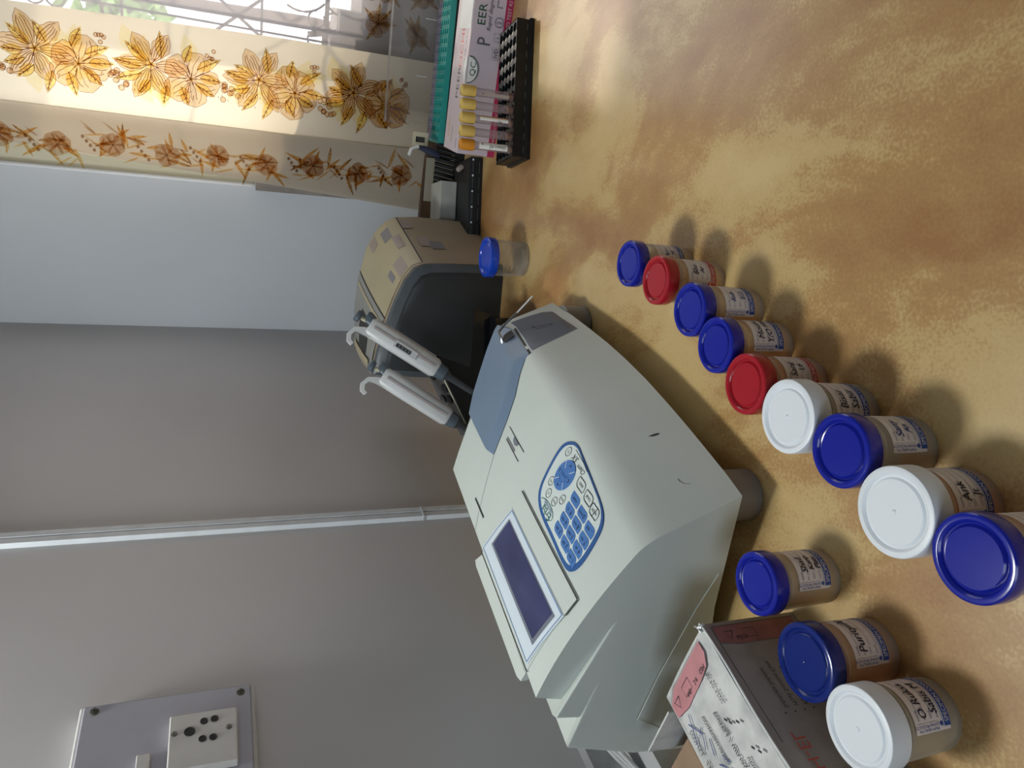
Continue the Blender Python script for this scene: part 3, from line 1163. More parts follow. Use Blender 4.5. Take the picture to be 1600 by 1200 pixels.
keys = [('1', 4.85, 8.70), ('2', 6.45, 8.57), ('3', 8.15, 8.42), ('4', 4.88, 7.88), ('5', 6.55, 7.72), ('6', 8.22, 7.56),
        ('7', 4.92, 7.06), ('8', 6.68, 6.86), ('9', 8.38, 6.70), ('.', 5.12, 6.22), ('0', 6.87, 6.00), ('CLR', 8.62, 5.82)]
sub = {'1': 'ABC', '2': 'DEF', '3': 'GHI', '4': 'JKL', '5': 'MNO', '6': 'PQR', '7': 'STU', '8': 'VWX', '9': 'YZ', '.': 'ADD', '0': 'SPACE', 'CLR': 'CLEAR'}
for t_, x, y in keys:
    mb = drape(leafkey((x, y), 1.58, 0.72), M_key, 0.19, 0.4, thick=.05)
    if t_ != 'CLR':
        mb.text(t_, 0.5, M_ink, T(.21), (x - .35, y - .17), align='CENTER')
    mb.text(sub[t_], 0.26, M_ink, T(.21), (x + (.22 if t_ != 'CLR' else 0), y - .09), align='CENTER')
    mb.build('number_key', kp)
# open outline keys
for lab_, x, y in (('READ', 9.15, 4.72), ('CALIB', 7.45, 4.88), ('WASH', 5.95, 5.12)):
    mb = MB()
    p = leafkey((x, y), 1.45, 0.72)
    mb.ribbon(p + p[:1], 0.06, M_ink, fn=T(.18))
    mb.text(lab_, 0.30, M_ink, T(.18), (x, y - .1), align='CENTER')
    if lab_ == 'WASH':
        mb.ribbon([(x - .1, y - .36), (x - .05, y + .36)], 0.06, M_ink, fn=T(.18))
    mb.build('function_key', kp)
for lab_, x, y in (('ESC', 13.1, 3.95), ('PRG', 12.75, 6.7), ('GO', 12.08, 7.5), ('MENU', 10.75, 7.46), ('PRIME', 10.0, 6.74)):
    mb = MB()
    p = [(x + .38 * cos(a * pi / 10), y + .38 * sin(a * pi / 10)) for a in range(21)]
    mb.ribbon(p, 0.045, M_ink, fn=T(.18))
    mb.text(lab_, 0.24, M_ink, T(.18), (x, y - .08), align='CENTER', wx=.85)
    mb.build('round_key', kp)
# navigation dial
dc = (11.6, 5.38)
circ = lambda c, r, n=32: [(c[0] + r * cos(2 * pi * k / n), c[1] + r * sin(2 * pi * k / n)) for k in range(n)]
mb = drape(circ(dc, 1.28), M_key, 0.24, 0.4, thick=.1)
for a in range(4):
    q = a * pi / 2 + pi / 4
    mb.ribbon([(dc[0] + .62 * cos(q), dc[1] + .62 * sin(q)), (dc[0] + 1.27 * cos(q), dc[1] + 1.27 * sin(q))], 0.06, M_bezel, fn=T(.26))
    q = a * pi / 2
    P0 = Vector((dc[0] + .95 * cos(q), dc[1] + .95 * sin(q)))
    d_ = Vector((cos(q), sin(q))); e_ = Vector((-sin(q), cos(q)))
    mb.ribbon([P0 - d_ * .12 + e_ * .16, P0 + d_ * .04, P0 - d_ * .12 - e_ * .16], 0.07, M_ink, fn=T(.26))
mb.ribbon([(dc[0] + .56 * cos(k * .35 - .5), dc[1] + .56 * sin(k * .35 - .5)) for k in range(13)], 0.04, M_keyblue, fn=T(.262))
mb.text('ENTER', 0.30, M_keyblue, T(.262), (dc[0], dc[1] - .1), align='CENTER', wx=.9)
mb.build('navigation_dial', kp)
mb = MB()
mb.text('Erba', 0.95, M_greenink, T(.18), (9.95, 8.35), wx=1.05)
mb.text('MANNHEIM', 0.32, M_keyblue, T(.18), (10.25, 8.08), wx=1.0)
q = [(11.15 + 1.5 * cos(k * pi / 12), 8.5 + .52 * sin(k * pi / 12)) for k in range(9, 24)]
mb.ribbon(q, 0.06, M_greenink, fn=T(.18))
mb.build('brand_logo', kp)
mb = MB()
mb.text('Chem', 0.55, M_ink, T(.18), (9.6, 3.85), shear=0.35)
mb.text('5X', 0.72, M_ink, T(.18), (11.3, 3.62), shear=0.35)
mb.ribbon([(9.5, 3.72), (10.6, 3.5), (12.4, 3.35)], 0.04, M_ink, fn=T(.18))
mb.build('model_name', kp)

# printer door seams, latch, slot, scuffs
mb = MB()
mb.ribbon([(23.9 - 3.5 * k / 8, 16.2 - .1 * k / 8) for k in range(9)], 0.26, M_dark, fn=T(.03))
mb.build('door_slot', an)
mb = MB()
mb.ribbon([(24.1 - 4.9 * k / 8, 7.75) for k in range(9)], 0.10, M_dark, fn=T(.03))
mb.ribbon([(23.4 - 4.2 * k / 8, 8.80) for k in range(9)], 0.10, M_dark, fn=T(.03))
mb.ribbon([(23.4 - 2.6 * k / 8, 8.62) for k in range(9)], 0.26, M_tape2, fn=T(.03))
drape([(22.3, 7.82), (22.1, 8.15), (21.5, 8.3), (20.9, 8.15), (20.7, 7.82)], M_lcdframe, 0.035, 0.3, mb)
mb.build('latch', an, label='small recessed latch of the paper door')
mb = MB()
mb.ribbon([(24.2 - 3.1 * k / 12, 11.2 + 7.0 * k / 12) for k in range(13)], 0.05, M_faint, fn=T(.02))
mb.build('moulding_line', an)
mb = MB()
for x, y, a in ((9.03, -0.1, 0.9),):
    pl = petal((x, y), a, 0.55, 0.25)
    drape(pl, M_dark, 0.03, 0.15, mb)
mb.build('ink_spot', an, label='small black spot on the front')
mb = MB()
mb.ribbon([(4.0, 0.95), (3.7, 1.0), (3.3, 0.95), (3.0, .8)], 0.04, M_faint, fn=T(.02))
mb.build('scratch', an)

# blue side cover with bevelled edge
CV = [(38.2, 2.5), (37.1, 5.0), (34.5, 9.7), (32.9, 11.3), (24.25, 11.15), (24.7, 9.4), (25.2, 7.7), (26.24, 5.5), (27.84, 3.7), (28.5, 2.5), (28.75, 1.75), (32.2, 1.8), (35.6, 1.9)]
CV = [(38.2, 2.5), (37.2, 4.9), (34.7, 9.6), (33.3, 11.35), (24.25, 11.15), (24.7, 9.4), (25.2, 7.7), (26.24, 5.5), (27.84, 3.7), (28.5, 2.5), (28.75, 1.75), (32.2, 1.8), (35.6, 1.9)]


def cvh(p):
    d = edge_dist(p, CV, skip=(0, 1, 2, 3, 12))
    return min(1, d / 1.15) * 0.55


mb = drape(CV, M_cover, 0.05, 0.5, thick=.3, hfun=cvh)
cvo = mb.build('side_cover', an, angle=22)
mb = MB()
ed = [CV[k] for k in (4, 5, 6, 7, 8, 9, 10)]
mb.ribbon(ed, 0.16, M_dark, fn=T(.045))
mb.ribbon([(28.6, 1.65), (32.2, 1.68), (35.6, 1.78)], 0.14, M_dark, fn=T(.06))
mb.build('cover_gap', cvo, label='dark shadow gap beside the blue cover')
FP = [(37.6, 1.9), (37.3, .9), (36.9, .2), (35.9, -.3), (29.4, -.98), (29.1, -.03), (28.85, 1.43), (32.2, 1.5), (35.6, 1.65)]
mb = drape(FP, M_cover2, 0.06, 0.35, thick=.1)
fp = mb.build('front_panel', an, angle=40)
mb = MB()
mb.ribbon(FP + FP[:1], 0.10, M_bezel, fn=T(.05))
mb.build('panel_edge', fp, label='pale raised edge of the front panel')
mb = MB()
mb.ribbon([(33.9, 1.0), (33.3, .35), (32.9, -.05), (32.6, -.02), (32.75, .35), (33.2, .8)], 0.07, M_dark, fn=T(.09))
mb.ribbon([(34.2, .9), (33.5, .75)], 0.06, M_dark, fn=T(.09))
mb.build('probe_emblem', fp)
# probe notch and steel aspiration probe
mb = drape([(34.8, 3.1), (34.2, 3.3), (33.6, 2.5), (33.6, 1.75), (35.2, 1.8), (35.2, 2.5)], M_dark, 0.52, 0.3)
mb.build('probe_notch', cvo)
mb = MB()
pz = lambda x, y, o: cm((x, y, top_z(x, y) + o))
pts = [pz(34.4, 3.2, .4), pz(34.6, 2.6, .9), pz(35.3, 2.1, 1.5), pz(35.9, 1.7, 1.7), pz(36.2, 1.2, 1.9), pz(36.5, .7, 1.9)]
pts = [pts[0], pts[1], pts[2]] + [tuple(v) for v in (Vector(pts[2]) + Vector((.002, -.008, -.006)), Vector(pts[2]) + Vector((.007, -.020, -.020)))]
mb.tube(pts, 0.0014, M_steel, n=10)
pr = mb.build('aspiration_probe', an, label='bent steel sampling probe')
mb = MB()
e0 = Vector(pts[-1])
mb.tube([e0, e0 + Vector((0.007, -0.018, -0.018))], 0.0010, M_white, n=8)
mb.build('probe_tip', pr, label='thin white probe tubing')

# pots used as feet under the analyser's front corners
def lathe_thing(name, prof, m, loc, label, cat, group=None):
    o = MB().lathe(prof, m, 40).build(name, loc=loc)
    return tag(o, label, cat, group)


M_footpot = mat('grey_pot_plastic', (0.17, 0.16, 0.155), 0.4)
for k, (loc, lb) in enumerate((((-0.088, 0.486, 0), 'grey round pot propping up the near front corner of the analyser'),
                               ((0.069, 0.772, 0), 'grey round pot propping up the far front corner of the analyser'))):
    ft = thing('support_pot', lb, 'pot', loc, 0, None)
    MB().lathe([(0, 0), (.0185, 0), (.0205, .0015), (.0205, .0285), (0, .0285)], M_footpot, 40).build('pot_body', ft)
    mb = MB()
    mb.lathe([(.0207, .0275), (.0208, .0277), (.0208, .0290), (.0175, .0293), (0, .0293)], M_pinksh if k == 0 else M_footpot, 40)
    mb.build('pot_lid', ft, label='dull pinkish lid' if k == 0 else None) if k == 0 else mb.build('pot_lid', ft)

# ------------------------------------------------------------------ specimen pots
M_liq = {}


def liquid(name, col):
    m = mat('urine_' + name, col, 0.12, 0.5)
    nt = m.node_tree
    tl = nt.nodes.new('ShaderNodeBsdfTranslucent')
    tl.inputs[0].default_value = (*col, 1)
    ms = nt.nodes.new('ShaderNodeMixShader')
    ms.inputs[0].default_value = 0.5
    nt.links.new(nt.nodes['Principled BSDF'].outputs[0], ms.inputs[1])
    nt.links.new(tl.outputs[0], ms.inputs[2])
    nt.links.new(ms.outputs[0], nt.nodes['Material Output'].inputs[0])
    return m


Y1 = liquid('pale', (0.90, 0.62, 0.18)); Y2 = liquid('amber', (0.88, 0.42, 0.04)); Y3 = liquid('straw', (0.80, 0.58, 0.26)); Y4 = liquid('cloudy', (0.62, 0.47, 0.26))
H = 0.0571


def pot(name, x, y, R, lidm, lblm, hand, liq, level, face, label, nub=False, thick=0.0110, lab_w=2.15, body=None, txt='SPECIMEN CONTAINER', pen=None, flat=False):
    """face: azimuth (deg) of label's left edge measured clockwise-to-right from the camera-facing line"""
    root = thing(name, label, 'specimen pot', (x, y, 0), 0, 'lidded specimen pots on the table')
    pen = pen or M_pen
    body = body or M_pot
    z1 = H - thick
    rb0, rb1 = R * .855, R * .90

    def rz(z):
        return rb0 + (rb1 - rb0) * max(0, min(1, z / z1))
    mb = MB()
    prof = [(0, 0.0025), (rb0 * .80, 0.0025), (rb0 * .86, 0.0), (rb0 * .97, 0.0), (rb0, 0.0018), (rz(z1 * .5), z1 * .5), (rz(z1 * .93), z1 * .93), (rb1 * .985, z1 + .004)]
    mb.lathe(prof, body, 64)
    if not flat:
        mb.lathe([(rb1 * 1.015, z1 * .90), (rb1 * 1.02, z1 * .915), (rb1 * 1.015, z1 * .93)], body, 64)
    mb.build('pot_body', root, angle=50)
    if level:
        mb = MB(); a = .0009
        mb.lathe([(0, 0.0036), (rb0 * .86, 0.0036), (rb0 * .93, .006), (rz(level) - a - .0003, level), (0, level)], liq, 48)
        mb.build('liquid', root, angle=50)
    # lid
    mb = MB(); t = thick
    if lidm is M_lidwhite or nub:
        prof = [(R * .955, z1), (R, z1 + .0006), (R, H - .0012), (R * .985, H - .0004), (R * .95, H), (R * .86, H), (R * .83, H - .0006), (R * .80, H - .0017), (R * .745, H - .0018), (R * .72, H - .0008), (R * .70, H - .0005), (R * .05, H - .0005), (0, H + .0001)]
        if nub:
            prof[-2] = (R * .06, H - .0005); prof[-1] = (0, H + .0009)
    else:
        prof = [(R * .955, z1), (R * .99, z1 + .0004), (R, z1 + .001), (R, H - .0026), (R * .985, H - .0010), (R * .95, H - .0002), (R * .90, H), (R * .84, H - .0002), (R * .79, H - .0012), (R * .765, H - .0026), (R * .735, H - .0028), (R * .70, H - .0020), (R * .67, H - .0013), (0, H - .0012)]
    mb.lathe(prof, lidm, 72)
    mb.lathe([(R * .955, z1), (R * .9, z1), (R * .9, z1 + .004)], lidm, 72)
    mb.build('lid', root, angle=28)
    # wrapped paper label: u = arc length from the left edge, v = height
    if lblm:
        cam_az = atan2(-y, -x)
        left = cam_az - radians(face)
        vb, vt = 0.0100, 0.0365
        lab = MB()

        def wrap(off):
            def f(u, v):
                r = rz(v) + off
                a = left + u / R
                return (r * cos(a), r * sin(a), v)
            return f
        Wd = lab_w * R

        def strip(u0, u1, v0, v1, m, off):
            n = 26; vs_ = []
            for k in range(n + 1):
                u = u0 + (u1 - u0) * k / n
                vs_ += [wrap(off)(u, v0), wrap(off)(u, v1)]
            lab.add(vs_, [(2 * k, 2 * k + 2, 2 * k + 3, 2 * k + 1) for k in range(n)], m)
        strip(0, Wd, vb, vt, M_paper, .00025)
        strip(0.0022, Wd, vb - .0003, vb + .0046, lblm, .00035)
        strip(0.0022, Wd, vb + .0054, vb + .0057, lblm, .00035)
        lab.text(txt, 0.0042, M_paper, wrap(.0005), (0.0045, vb + .0008), wx=.95)
        # rotated maker's block along the left side
        lab.text('PAM HEALTH', 0.0026, M_lblue if lblm is M_lblue else lblm, wrap(.0005), (0.0028, vb + .0088), rot=pi / 2)
        lab.text('DIVINE PRODUCTS', 0.0026, M_lblue if lblm is M_lblue else lblm, wrap(.0005), (0.0052, vb + .0088), rot=pi / 2, wx=.82)
        lab.ribbon([(0.0062, vb + .0088), (0.0062, vt - .001)], 0.0002, M_faint, fn=wrap(.0005))
        d0 = Vector((0.0043, vb + .0068))
        lab.ribbon([d0 + Vector((-.0014, 0)), d0 + Vector((0, .0014)), d0 + Vector((.0014, 0)), d0 + Vector((0, -.0014)), d0 + Vector((-.0014, 0))], 0.0005, lblm, fn=wrap(.0005))
        lab.ribbon([d0 + Vector((-.0009, 0)), d0 + Vector((.0009, 0))], 0.0014, lblm, fn=wrap(.0005))
        for k, w_ in enumerate(('NAME', 'PT. NO', 'TEST', 'DATE')):
            v = vt - .0042 - k * .0049
            lab.text(w_, 0.0023, M_faint, wrap(.0005), (0.0078, v))
            lab.ribbon([(0.0135 + (Wd - .015) * j / 10, v - .0003) for j in range(11)], 0.0003, M_faint, fn=wrap(.0005))
        for (s_, u, v, sz) in hand:
            lab.text(s_, sz, pen, wrap(.0006), (u, v), shear=0.2, rot=0.03)
            lab.text(s_, sz, pen, wrap(.00061), (u + .00025, v + .0001), shear=0.2, rot=0.03)
        lab.build('paper_label', root, angle=60)
    return root


pot('specimen_pot', .1063, .5753, .0204, M_lidblue, M_lblue, [('Mo~', .012, .0245, .006), ('M', .016, .018, .006)], Y3, .028, 12, 'blue-lidded pot at the far end of the long row', pen=M_penblue)
pot('specimen_pot', .0860, .5308, .0205, M_lidred, M_lred, [('Bha', .012, .0265, .007), ('Ar', .014, .0205, .006)], Y1, .040, 14, 'red-lidded pot second from the far end of the row')
pot('specimen_pot', .0572, .4835, .0210, M_lidblue, M_lblue, [('Rub', .013, .0265, .006), ('B12', .015, .0175, .0055)], Y1, .0395, 12, 'blue-lidded pot third in the row, between red pot and another blue', pen=M_penblue)
pot('specimen_pot', .0284, .4516, .0208, M_lidblue, M_lblue, [('Mount', .010, .0265, .0075), ('Y/O Hem', .007, .0185, .0072)], Y1, .0425, 12, 'blue-lidded pot whose label has bold black handwriting, behind a red lid')
pot('specimen_pot', .0001, .4185, .0214, M_lidred, M_lred, [('Sang', .011, .027, .0072), ('L6', .016, .0195, .0065)], Y2, .0405, 15, 'red-lidded pot in the middle of the row beside a white lid')
pot('specimen_pot', -.0206, .3771, .0238, M_lidwhite, M_lblue, [('Bisar', .011, .0265, .0078), ('Sabir', .011, .0175, .0080)], Y4, .034, 16, 'white-lidded pot between a red-lidded and a blue-lidded pot', nub=True, thick=.0145)
pot('specimen_pot', -.0388, .3342, .0221, M_lidblue, M_lblue, [('Sany', .010, .026, .0075), ('An', .013, .019, .006)], Y4, .030, 8, 'blue-lidded pot standing between the two white lids of the row', pen=M_penblue)
pot('specimen_pot', -.0683, .2964, .0247, M_lidwhite, M_lblue, [('Ank', .011, .0255, .0078), ('Jt', .014, .0175, .0070)], Y2, .040, 20, 'white-lidded pot with amber liquid near the frame edge', nub=True, thick=.0145)
pot('specimen_pot', -.0835, .2522, .0222, M_lidblue, M_lblue, [('Rah', .010, .026, .007)], Y2, .038, 12, 'nearest blue-lidded pot, cut by the edge of the picture')
pot('specimen_pot', -.1341, .4071, .0214, M_lidblue, M_lblue, [('Shad', .013, .0275, .0068), ('Kanp', .0145, .0215, .0060), ('Plais', .015, .0158, .0058)], Y3, .0415, 26, 'blue-lidded pot standing alone between analyser corner and torn carton', pen=M_ink)
pot('specimen_pot', -.1712, .3621, .0238, M_lidnavy, M_lblue, [('Purity/An', .009, .0255, .0085)], Y2, .041, 24, 'navy-lidded pot of orange liquid leaning against the torn test-kit carton', nub=True)
pot('specimen_pot', -.1948, .3208, .0240, M_lidwhite, M_lblue, [('O Ruksa', .008, .0262, .0075), ('Sabis M', .010, .0175, .0075)], Y4, .036, 26, 'white-lidded pot nearest the printed side of the torn carton', nub=True, thick=.0145)
# clear pot near the printer
cp = pot('specimen_pot', .1722, .9558, .0272, M_lidlight, None, [], Y3, 0, 0, 'clear empty pot with bright blue lid standing alone near the printer', body=M_clear, thick=.012, flat=True)
mb = MB()
ca = atan2(-.9558, -.1722)


def cw(u, v):
    a = ca - radians(50) + u / .025
    return (.0250 * cos(a), .0250 * sin(a), v)


for k in range(6):
    mb.ribbon([(0, .034 - k * .0028), (.007 if k % 2 else .011, .034 - k * .0028)], .0006, M_ink, fn=cw)
mb.ribbon([(0, .036), (0, .019)], .0005, M_ink, fn=cw)
mb.text('ml', .006, M_ink, cw, (.002, .0365))
mb.build('graduation_marks', cp)
mb = MB()
mb.lathe([(0, .001), (.0195, .001), (.0218, .003), (.0222, .0075), (0, .0075)], frosted('clear_water', (.62, .60, .52), .75, .05), 40)
mb.build('base_pool', cp)

# ------------------------------------------------------------------ kit carton with torn corner (front left)
kc = thing('test_kit_carton', 'worn white test-kit carton with pink print and split edge', 'carton', (-.168, .436, 0), atan2(-.087, -.058))
# local x = along ridge towards the camera, y: negative side -> check
ex = Vector((-.5547, -.8321, 0)); ey = Vector((-.8321, .5547, 0))
KZ = 0.079
toK = local_to(kc)


def kf(p):  # p = (along, across, z) in metres
    return toK(Vector((-.168, .436, 0)) + ex * p[0] + ey * p[1] + Vector((0, 0, p[2])))


mb = MB()
KL, KW = .20, .0815
nseg = 24
# top panel bulges open: dips near the split ridge
vs_ = []; fs_ = []
for i in range(nseg + 1):
    a = KL * i / nseg
    sag = 0.006 * sin(pi * min(1, i / nseg * 1.3)) if i / nseg < .77 else 0
    for j in range(9):
        v = j / 8
        ac = KW * v + (1 - v) * (0.0015 + .9 * sag)
        vs_.append(kf((a, ac, KZ - .0008 + .0012 * sin(pi * v) - (1 - v) ** 3 * sag * .35)))
for i in range(nseg):
    for j in range(8):
        q = i * 9 + j
        fs_.append((q, q + 1, q + 10, q + 9))
mb.add(vs_, fs_, M_card)
mb.build('lid_flap', kc, angle=50, label='grubby white top panel with black text and blue pen')
mb = MB()
mb.box((0, 0.0012, 0), (KL, KW, KZ - .003), M_card, fn=kf)
mb.build('carton_body', kc, smooth=False)
# worn front wall: printed side, standing slightly proud along the split
vs_ = []; fs_ = []
for i in range(nseg + 1):
    a = KL * i / nseg
    for j in range(7):
        z = (KZ + .001) * j / 6
        vs_.append(kf((a - .0, -.0006 - .0008 * sin(a * 60), z)))
for i in range(nseg):
    for j in range(6):
        q = i * 7 + j
        fs_.append((q, q + 7, q + 8, q + 1))
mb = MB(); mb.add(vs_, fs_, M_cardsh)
mb.tube([kf((KL * i / nseg, -.0006 - .0008 * sin(KL * i / nseg * 60), KZ + .001)) for i in range(nseg + 1)], .0007, M_white, n=6)
mb.build('side_wall', kc, angle=50)
SW = lambda o_: (lambda x, z: kf((x, -.0016 - o_, z)))
TW = lambda o_: (lambda x, y_: kf((x, y_, KZ + .0009 + o_)))
mb = MB()
pp = [(0.004, .006), (0.004, .074), (.017, .074), (.0195, .060), (.0195, .02), (.019, .006)]
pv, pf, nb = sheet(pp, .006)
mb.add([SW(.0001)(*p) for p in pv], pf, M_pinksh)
mb.ribbon([(0.004, .004), (0.004, .075), (.09, .075)], .0005, M_ink, fn=SW(.0002))
mb.text('IGSM', .0048, M_ink, SW(.0003), (.0165, .050), rot=-pi / 2 + pi, wx=.9)
mb.ribbon([(.0085, .042), (.0155, .042), (.0155, .052), (.0085, .052), (.0085, .042)], .0004, M_ink, fn=SW(.0003))
mb.ribbon([(.009, .060), (.0155, .064), (.009, .068), (.009, .060)], .0005, M_ink, fn=SW(.0003))
for k, s_ in enumerate(('Substrate Solution', 'Wash Solution Conc.', 'Pure water 15 ml', 'Solution ready')):
    mb.text(s_, .0048, M_ink, SW(.0003), (.070, .058 - k * .0075), rot=pi, wx=.85)
    mb.ribbon([(.0725, .060 - k * .0075), (.0735, .060 - k * .0075)], .0012, M_ink, fn=SW(.0003))
mb.text('TSH-EL', .0125, M_rust, SW(.0003), (.124, .066), rot=pi, wx=1.0)
for k, s_ in enumerate(('Store kit:', 'ELISA Test for', 'of TSH Content only', 'Store 2-8 C sealed')):
    mb.text(s_, .0052, M_ink, SW(.0003), (.128, .046 - k * .007), rot=pi, wx=.85)
mb.build('side_print', kc)
mb = MB()
pp = [(.018, .012), (.012, .020), (.008, .036), (.006, .076), (.022, .0775), (.026, .060), (.026, .030), (.024, .018)]
pp = [(.004, .012), (.004, .066), (.010, .078), (.020, .0775), (.0235, .060), (.022, .030), (.020, .018), (.013, .012)]
pv, pf, nb = sheet(pp, .006)
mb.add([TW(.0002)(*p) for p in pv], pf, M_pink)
mb.ribbon([(.0035, .010), (.0035, .066), (.0095, .079), (.05, .0795)], .0004, M_ink, fn=TW(.0004))
for s_, y0, in (('IVD', .050), ('2-8', .037), ('GSM', .024)):
    mb.text(s_, .0048, M_ink, TW(.0005), (.0165, y0), rot=-pi / 2, align='CENTER', wx=.9)
mb.ribbon([(.010, .044), (.018, .044), (.018, .056), (.010, .056), (.010, .044)], .0004, M_ink, fn=TW(.0005))
mb.ribbon([(.011, .064), (.018, .068), (.011, .073), (.011, .064)], .0005, M_ink, fn=TW(.0005))
for s_, x0, y0, sz in (('2025-04-06', .046, .024, .0052), ('Quantitative determination', .105, .052, .0062), ('in Serum / Plasma', .090, .038, .0066), ('REF  TSH002', .066, .074, .0060), ('of TSH in human', .118, .030, .0056)):
    mb.text(s_, sz, M_ink, TW(.0005), (x0, y0), rot=pi)
for q in ([(.030, .070), (.044, .060), (.052, .066)], [(.026, .064), (.046, .072), (.040, .058)], [(.050, .056), (.060, .060)], [(.066, .060), (.072, .054), (.064, .052), (.072, .048)]):
    mb.ribbon(q, .0009, M_penblue, fn=TW(.0006))
for q in ((.052, .030), (.056, .027), (.060, .020), (.078, .020), (.083, .016)):
    mb.ribbon([q, (q[0] + .003, q[1] - .002)], .0015, M_ink, fn=TW(.0006))
mb.build('top_print', kc)
mb = MB()
random.seed(4)
for k in range(14):
    a = random.uniform(0, 6.28)
    p = Vector((random.uniform(-.001, .003), random.uniform(-.001, .004)))
    mb.tube([kf((p.x, p.y, KZ - .002)), kf((p.x + .002 * cos(a), p.y + .002 * sin(a), KZ + .003))], .0006, M_white, n=5)
mb.build('torn_corner', kc, label='frayed white torn corner')

# brown carton and paper behind it
def kw(p):
    return Vector((-.168, .436, 0)) + ex * p[0] + ey * p[1] + Vector((0, 0, p[2]))


o = MB().box((.012, .086, 0), (.16, .165, .050), M_brown, fn=lambda p: kw(p) - kw((.012, .086, 0))).build('brown_carton', smooth=False, loc=kw((.012, .086, 0)))
tag(o, 'plain brown cardboard carton tucked beside the worn kit carton', 'carton')
o = MB().box((.002, .098, 0), (.0035, .150, .072), M_card, fn=lambda p: kw(p) - kw((.002, .098, 0))).build('paper_sheet', smooth=False, loc=kw((.002, .098, 0)))
tag(o, 'white paper sheet standing behind the plain brown carton', 'paper')
# cable bundle at the analyser's back
cb = MB()
for k in range(3):
    cb.tube([RW(.03 + .004 * k, 1.04, .03), RW(.035 + .004 * k, 1.06 + .005 * k, .055), RW(.04 + .005 * k, 1.10, .045), RW(.05, 1.2, .004 + .003 * k), RW(.05, 1.3, .004 + .003 * k)], .0025, M_dirty, n=8)
o = cb.build('power_cable')
tag(o, 'grey power cable bundle behind the analyser by the wall', 'cable')

# ------------------------------------------------------------------ printer
pr = thing('desktop_printer', 'old beige and charcoal desktop printer with tape marks', 'printer', (0.180, 1.050, 0), radians(-14))
front = [(-.1, 0), (-.2, 2.6), (-.4, 9.0), (-.6, 11.7), (-1.2, 13.2), (-2.9, 14.5), (-6.1, 15.8), (-9.9, 17.0), (-13.5, 18.0), (-17, 18.6), (-17.4, 12), (-17.6, 0)]


def ring(off, k, D, zs=1.0):
    return [(p[0] / 100 + off, D, p[1] / 100 * zs) for p in k]


back = [(5.4, 0), (5.5, 5), (5.6, 9.5), (5.3, 12.8), (4.6, 14.4), (2.9, 16.0), (0.0, 17.4), (-4.5, 18.4), (-10, 18.8), (-16.5, 18.3), (-16.8, 12), (-17, 0)]
mid = [((a[0] * .62 + b_[0] * .38), (a[1] * .62 + b_[1] * .38) + (.25 if a[1] > 12 else 0)) for a, b_ in zip(front, back)]
mid2 = [((a[0] * .3 + b_[0] * .7), (a[1] * .3 + b_[1] * .7) + (.2 if a[1] > 12 else 0)) for a, b_ in zip(front, back)]
mb = MB()
mb.loft([ring(0, front, 0), ring(0, mid, .055), ring(0, mid2, .105), ring(0, back, .15)], M_prn)
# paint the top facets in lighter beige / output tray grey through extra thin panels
prb = mb.build('printer_shell', pr, angle=40)


def psurf(i, u, v, off=0.0):
    """point on shell between front[i] & front[i+1] (u) at depth v (0..1)"""
    R_ = [front, mid, mid2, back]; D_ = [0, .055, .105, .15]
    v = max(0, min(.9999, v)) * 3; k = int(v); w_ = v - k
    def P(r, j):
        return Vector((R_[r][j][0] / 100, D_[r], R_[r][j][1] / 100))
    i = i + 0
    a = P(k, i).lerp(P(k, i + 1), u).lerp(P(k + 1, i).lerp(P(k + 1, i + 1), u), w_)
    nrm = (P(k, i + 1) - P(k, i)).cross(P(k + 1, i) - P(k, i)).normalized()
    if nrm.z < 0 and abs(nrm.z) > .2 or (abs(nrm.z) <= .2 and nrm.x < 0):
        nrm = -nrm
    return a + nrm * off


def panel(mb, i0, u0, i1, u1, v0, v1, m, off, nv=4):
    seq = []
    i, u = i0, u0
    seq.append((i, u))
    for k in range(i0 + 1, i1 + 1):
        seq.append((k, 0))
    seq.append((i1, u1))
    vs_ = []; n_ = len(seq)
    for (a, b_) in seq:
        for j in range(nv + 1):
            vs_.append(psurf(a, b_, v0 + (v1 - v0) * j / nv, off))
    mb.add(vs_, [(p * (nv + 1) + j, (p + 1) * (nv + 1) + j, (p + 1) * (nv + 1) + j + 1, p * (nv + 1) + j + 1) for p in range(n_ - 1) for j in range(nv)], m)


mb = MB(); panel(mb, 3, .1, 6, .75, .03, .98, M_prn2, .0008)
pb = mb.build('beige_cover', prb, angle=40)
mb = MB()
panel(mb, 3, .0, 3, .10, .02, .98, M_dark, .0010)
mb.build('cover_seam', pb)
mb = MB()
panel(mb, 6, .80, 8, .9, .03, .98, M_prn3, .0015)
trp = mb.build('output_tray', prb, angle=40)
mb = MB()
panel(mb, 6, .75, 6, .80, .03, .98, M_dark, .0012)
panel(mb, 7, .5, 8, .55, .25, .6, M_dark, .0022)
panel(mb, 7, .0, 7, .12, .1, .9, M_prn2, .0024)
panel(mb, 8, .6, 8, .8, .1, .9, M_prn2, .004)
mb.build('paper_slot', trp, label='black paper opening in the tray')
mb = MB()
for (i0, u0, i1, u1, v0, v1, m) in ((4, .1, 4, .8, .62, .85, M_tape2), (4, .3, 5, .1, .05, .25, M_tape), (5, .2, 5, .7, .75, .95, M_tape), (3, .6, 4, .2, .35, .6, M_tape),
                                  (2, .0, 2, .6, .3, .5, M_tape), (2, .5, 3, .0, .7, .9, M_tape), (1, .7, 2, .1, .25, .4, M_tape2), (5, .3, 5, .6, .12, .25, M_tape2)):
    mb = MB(); panel(mb, i0, u0, i1, u1, v0, v1, m, .0012, 2); mb.build('tape_mark', prb)
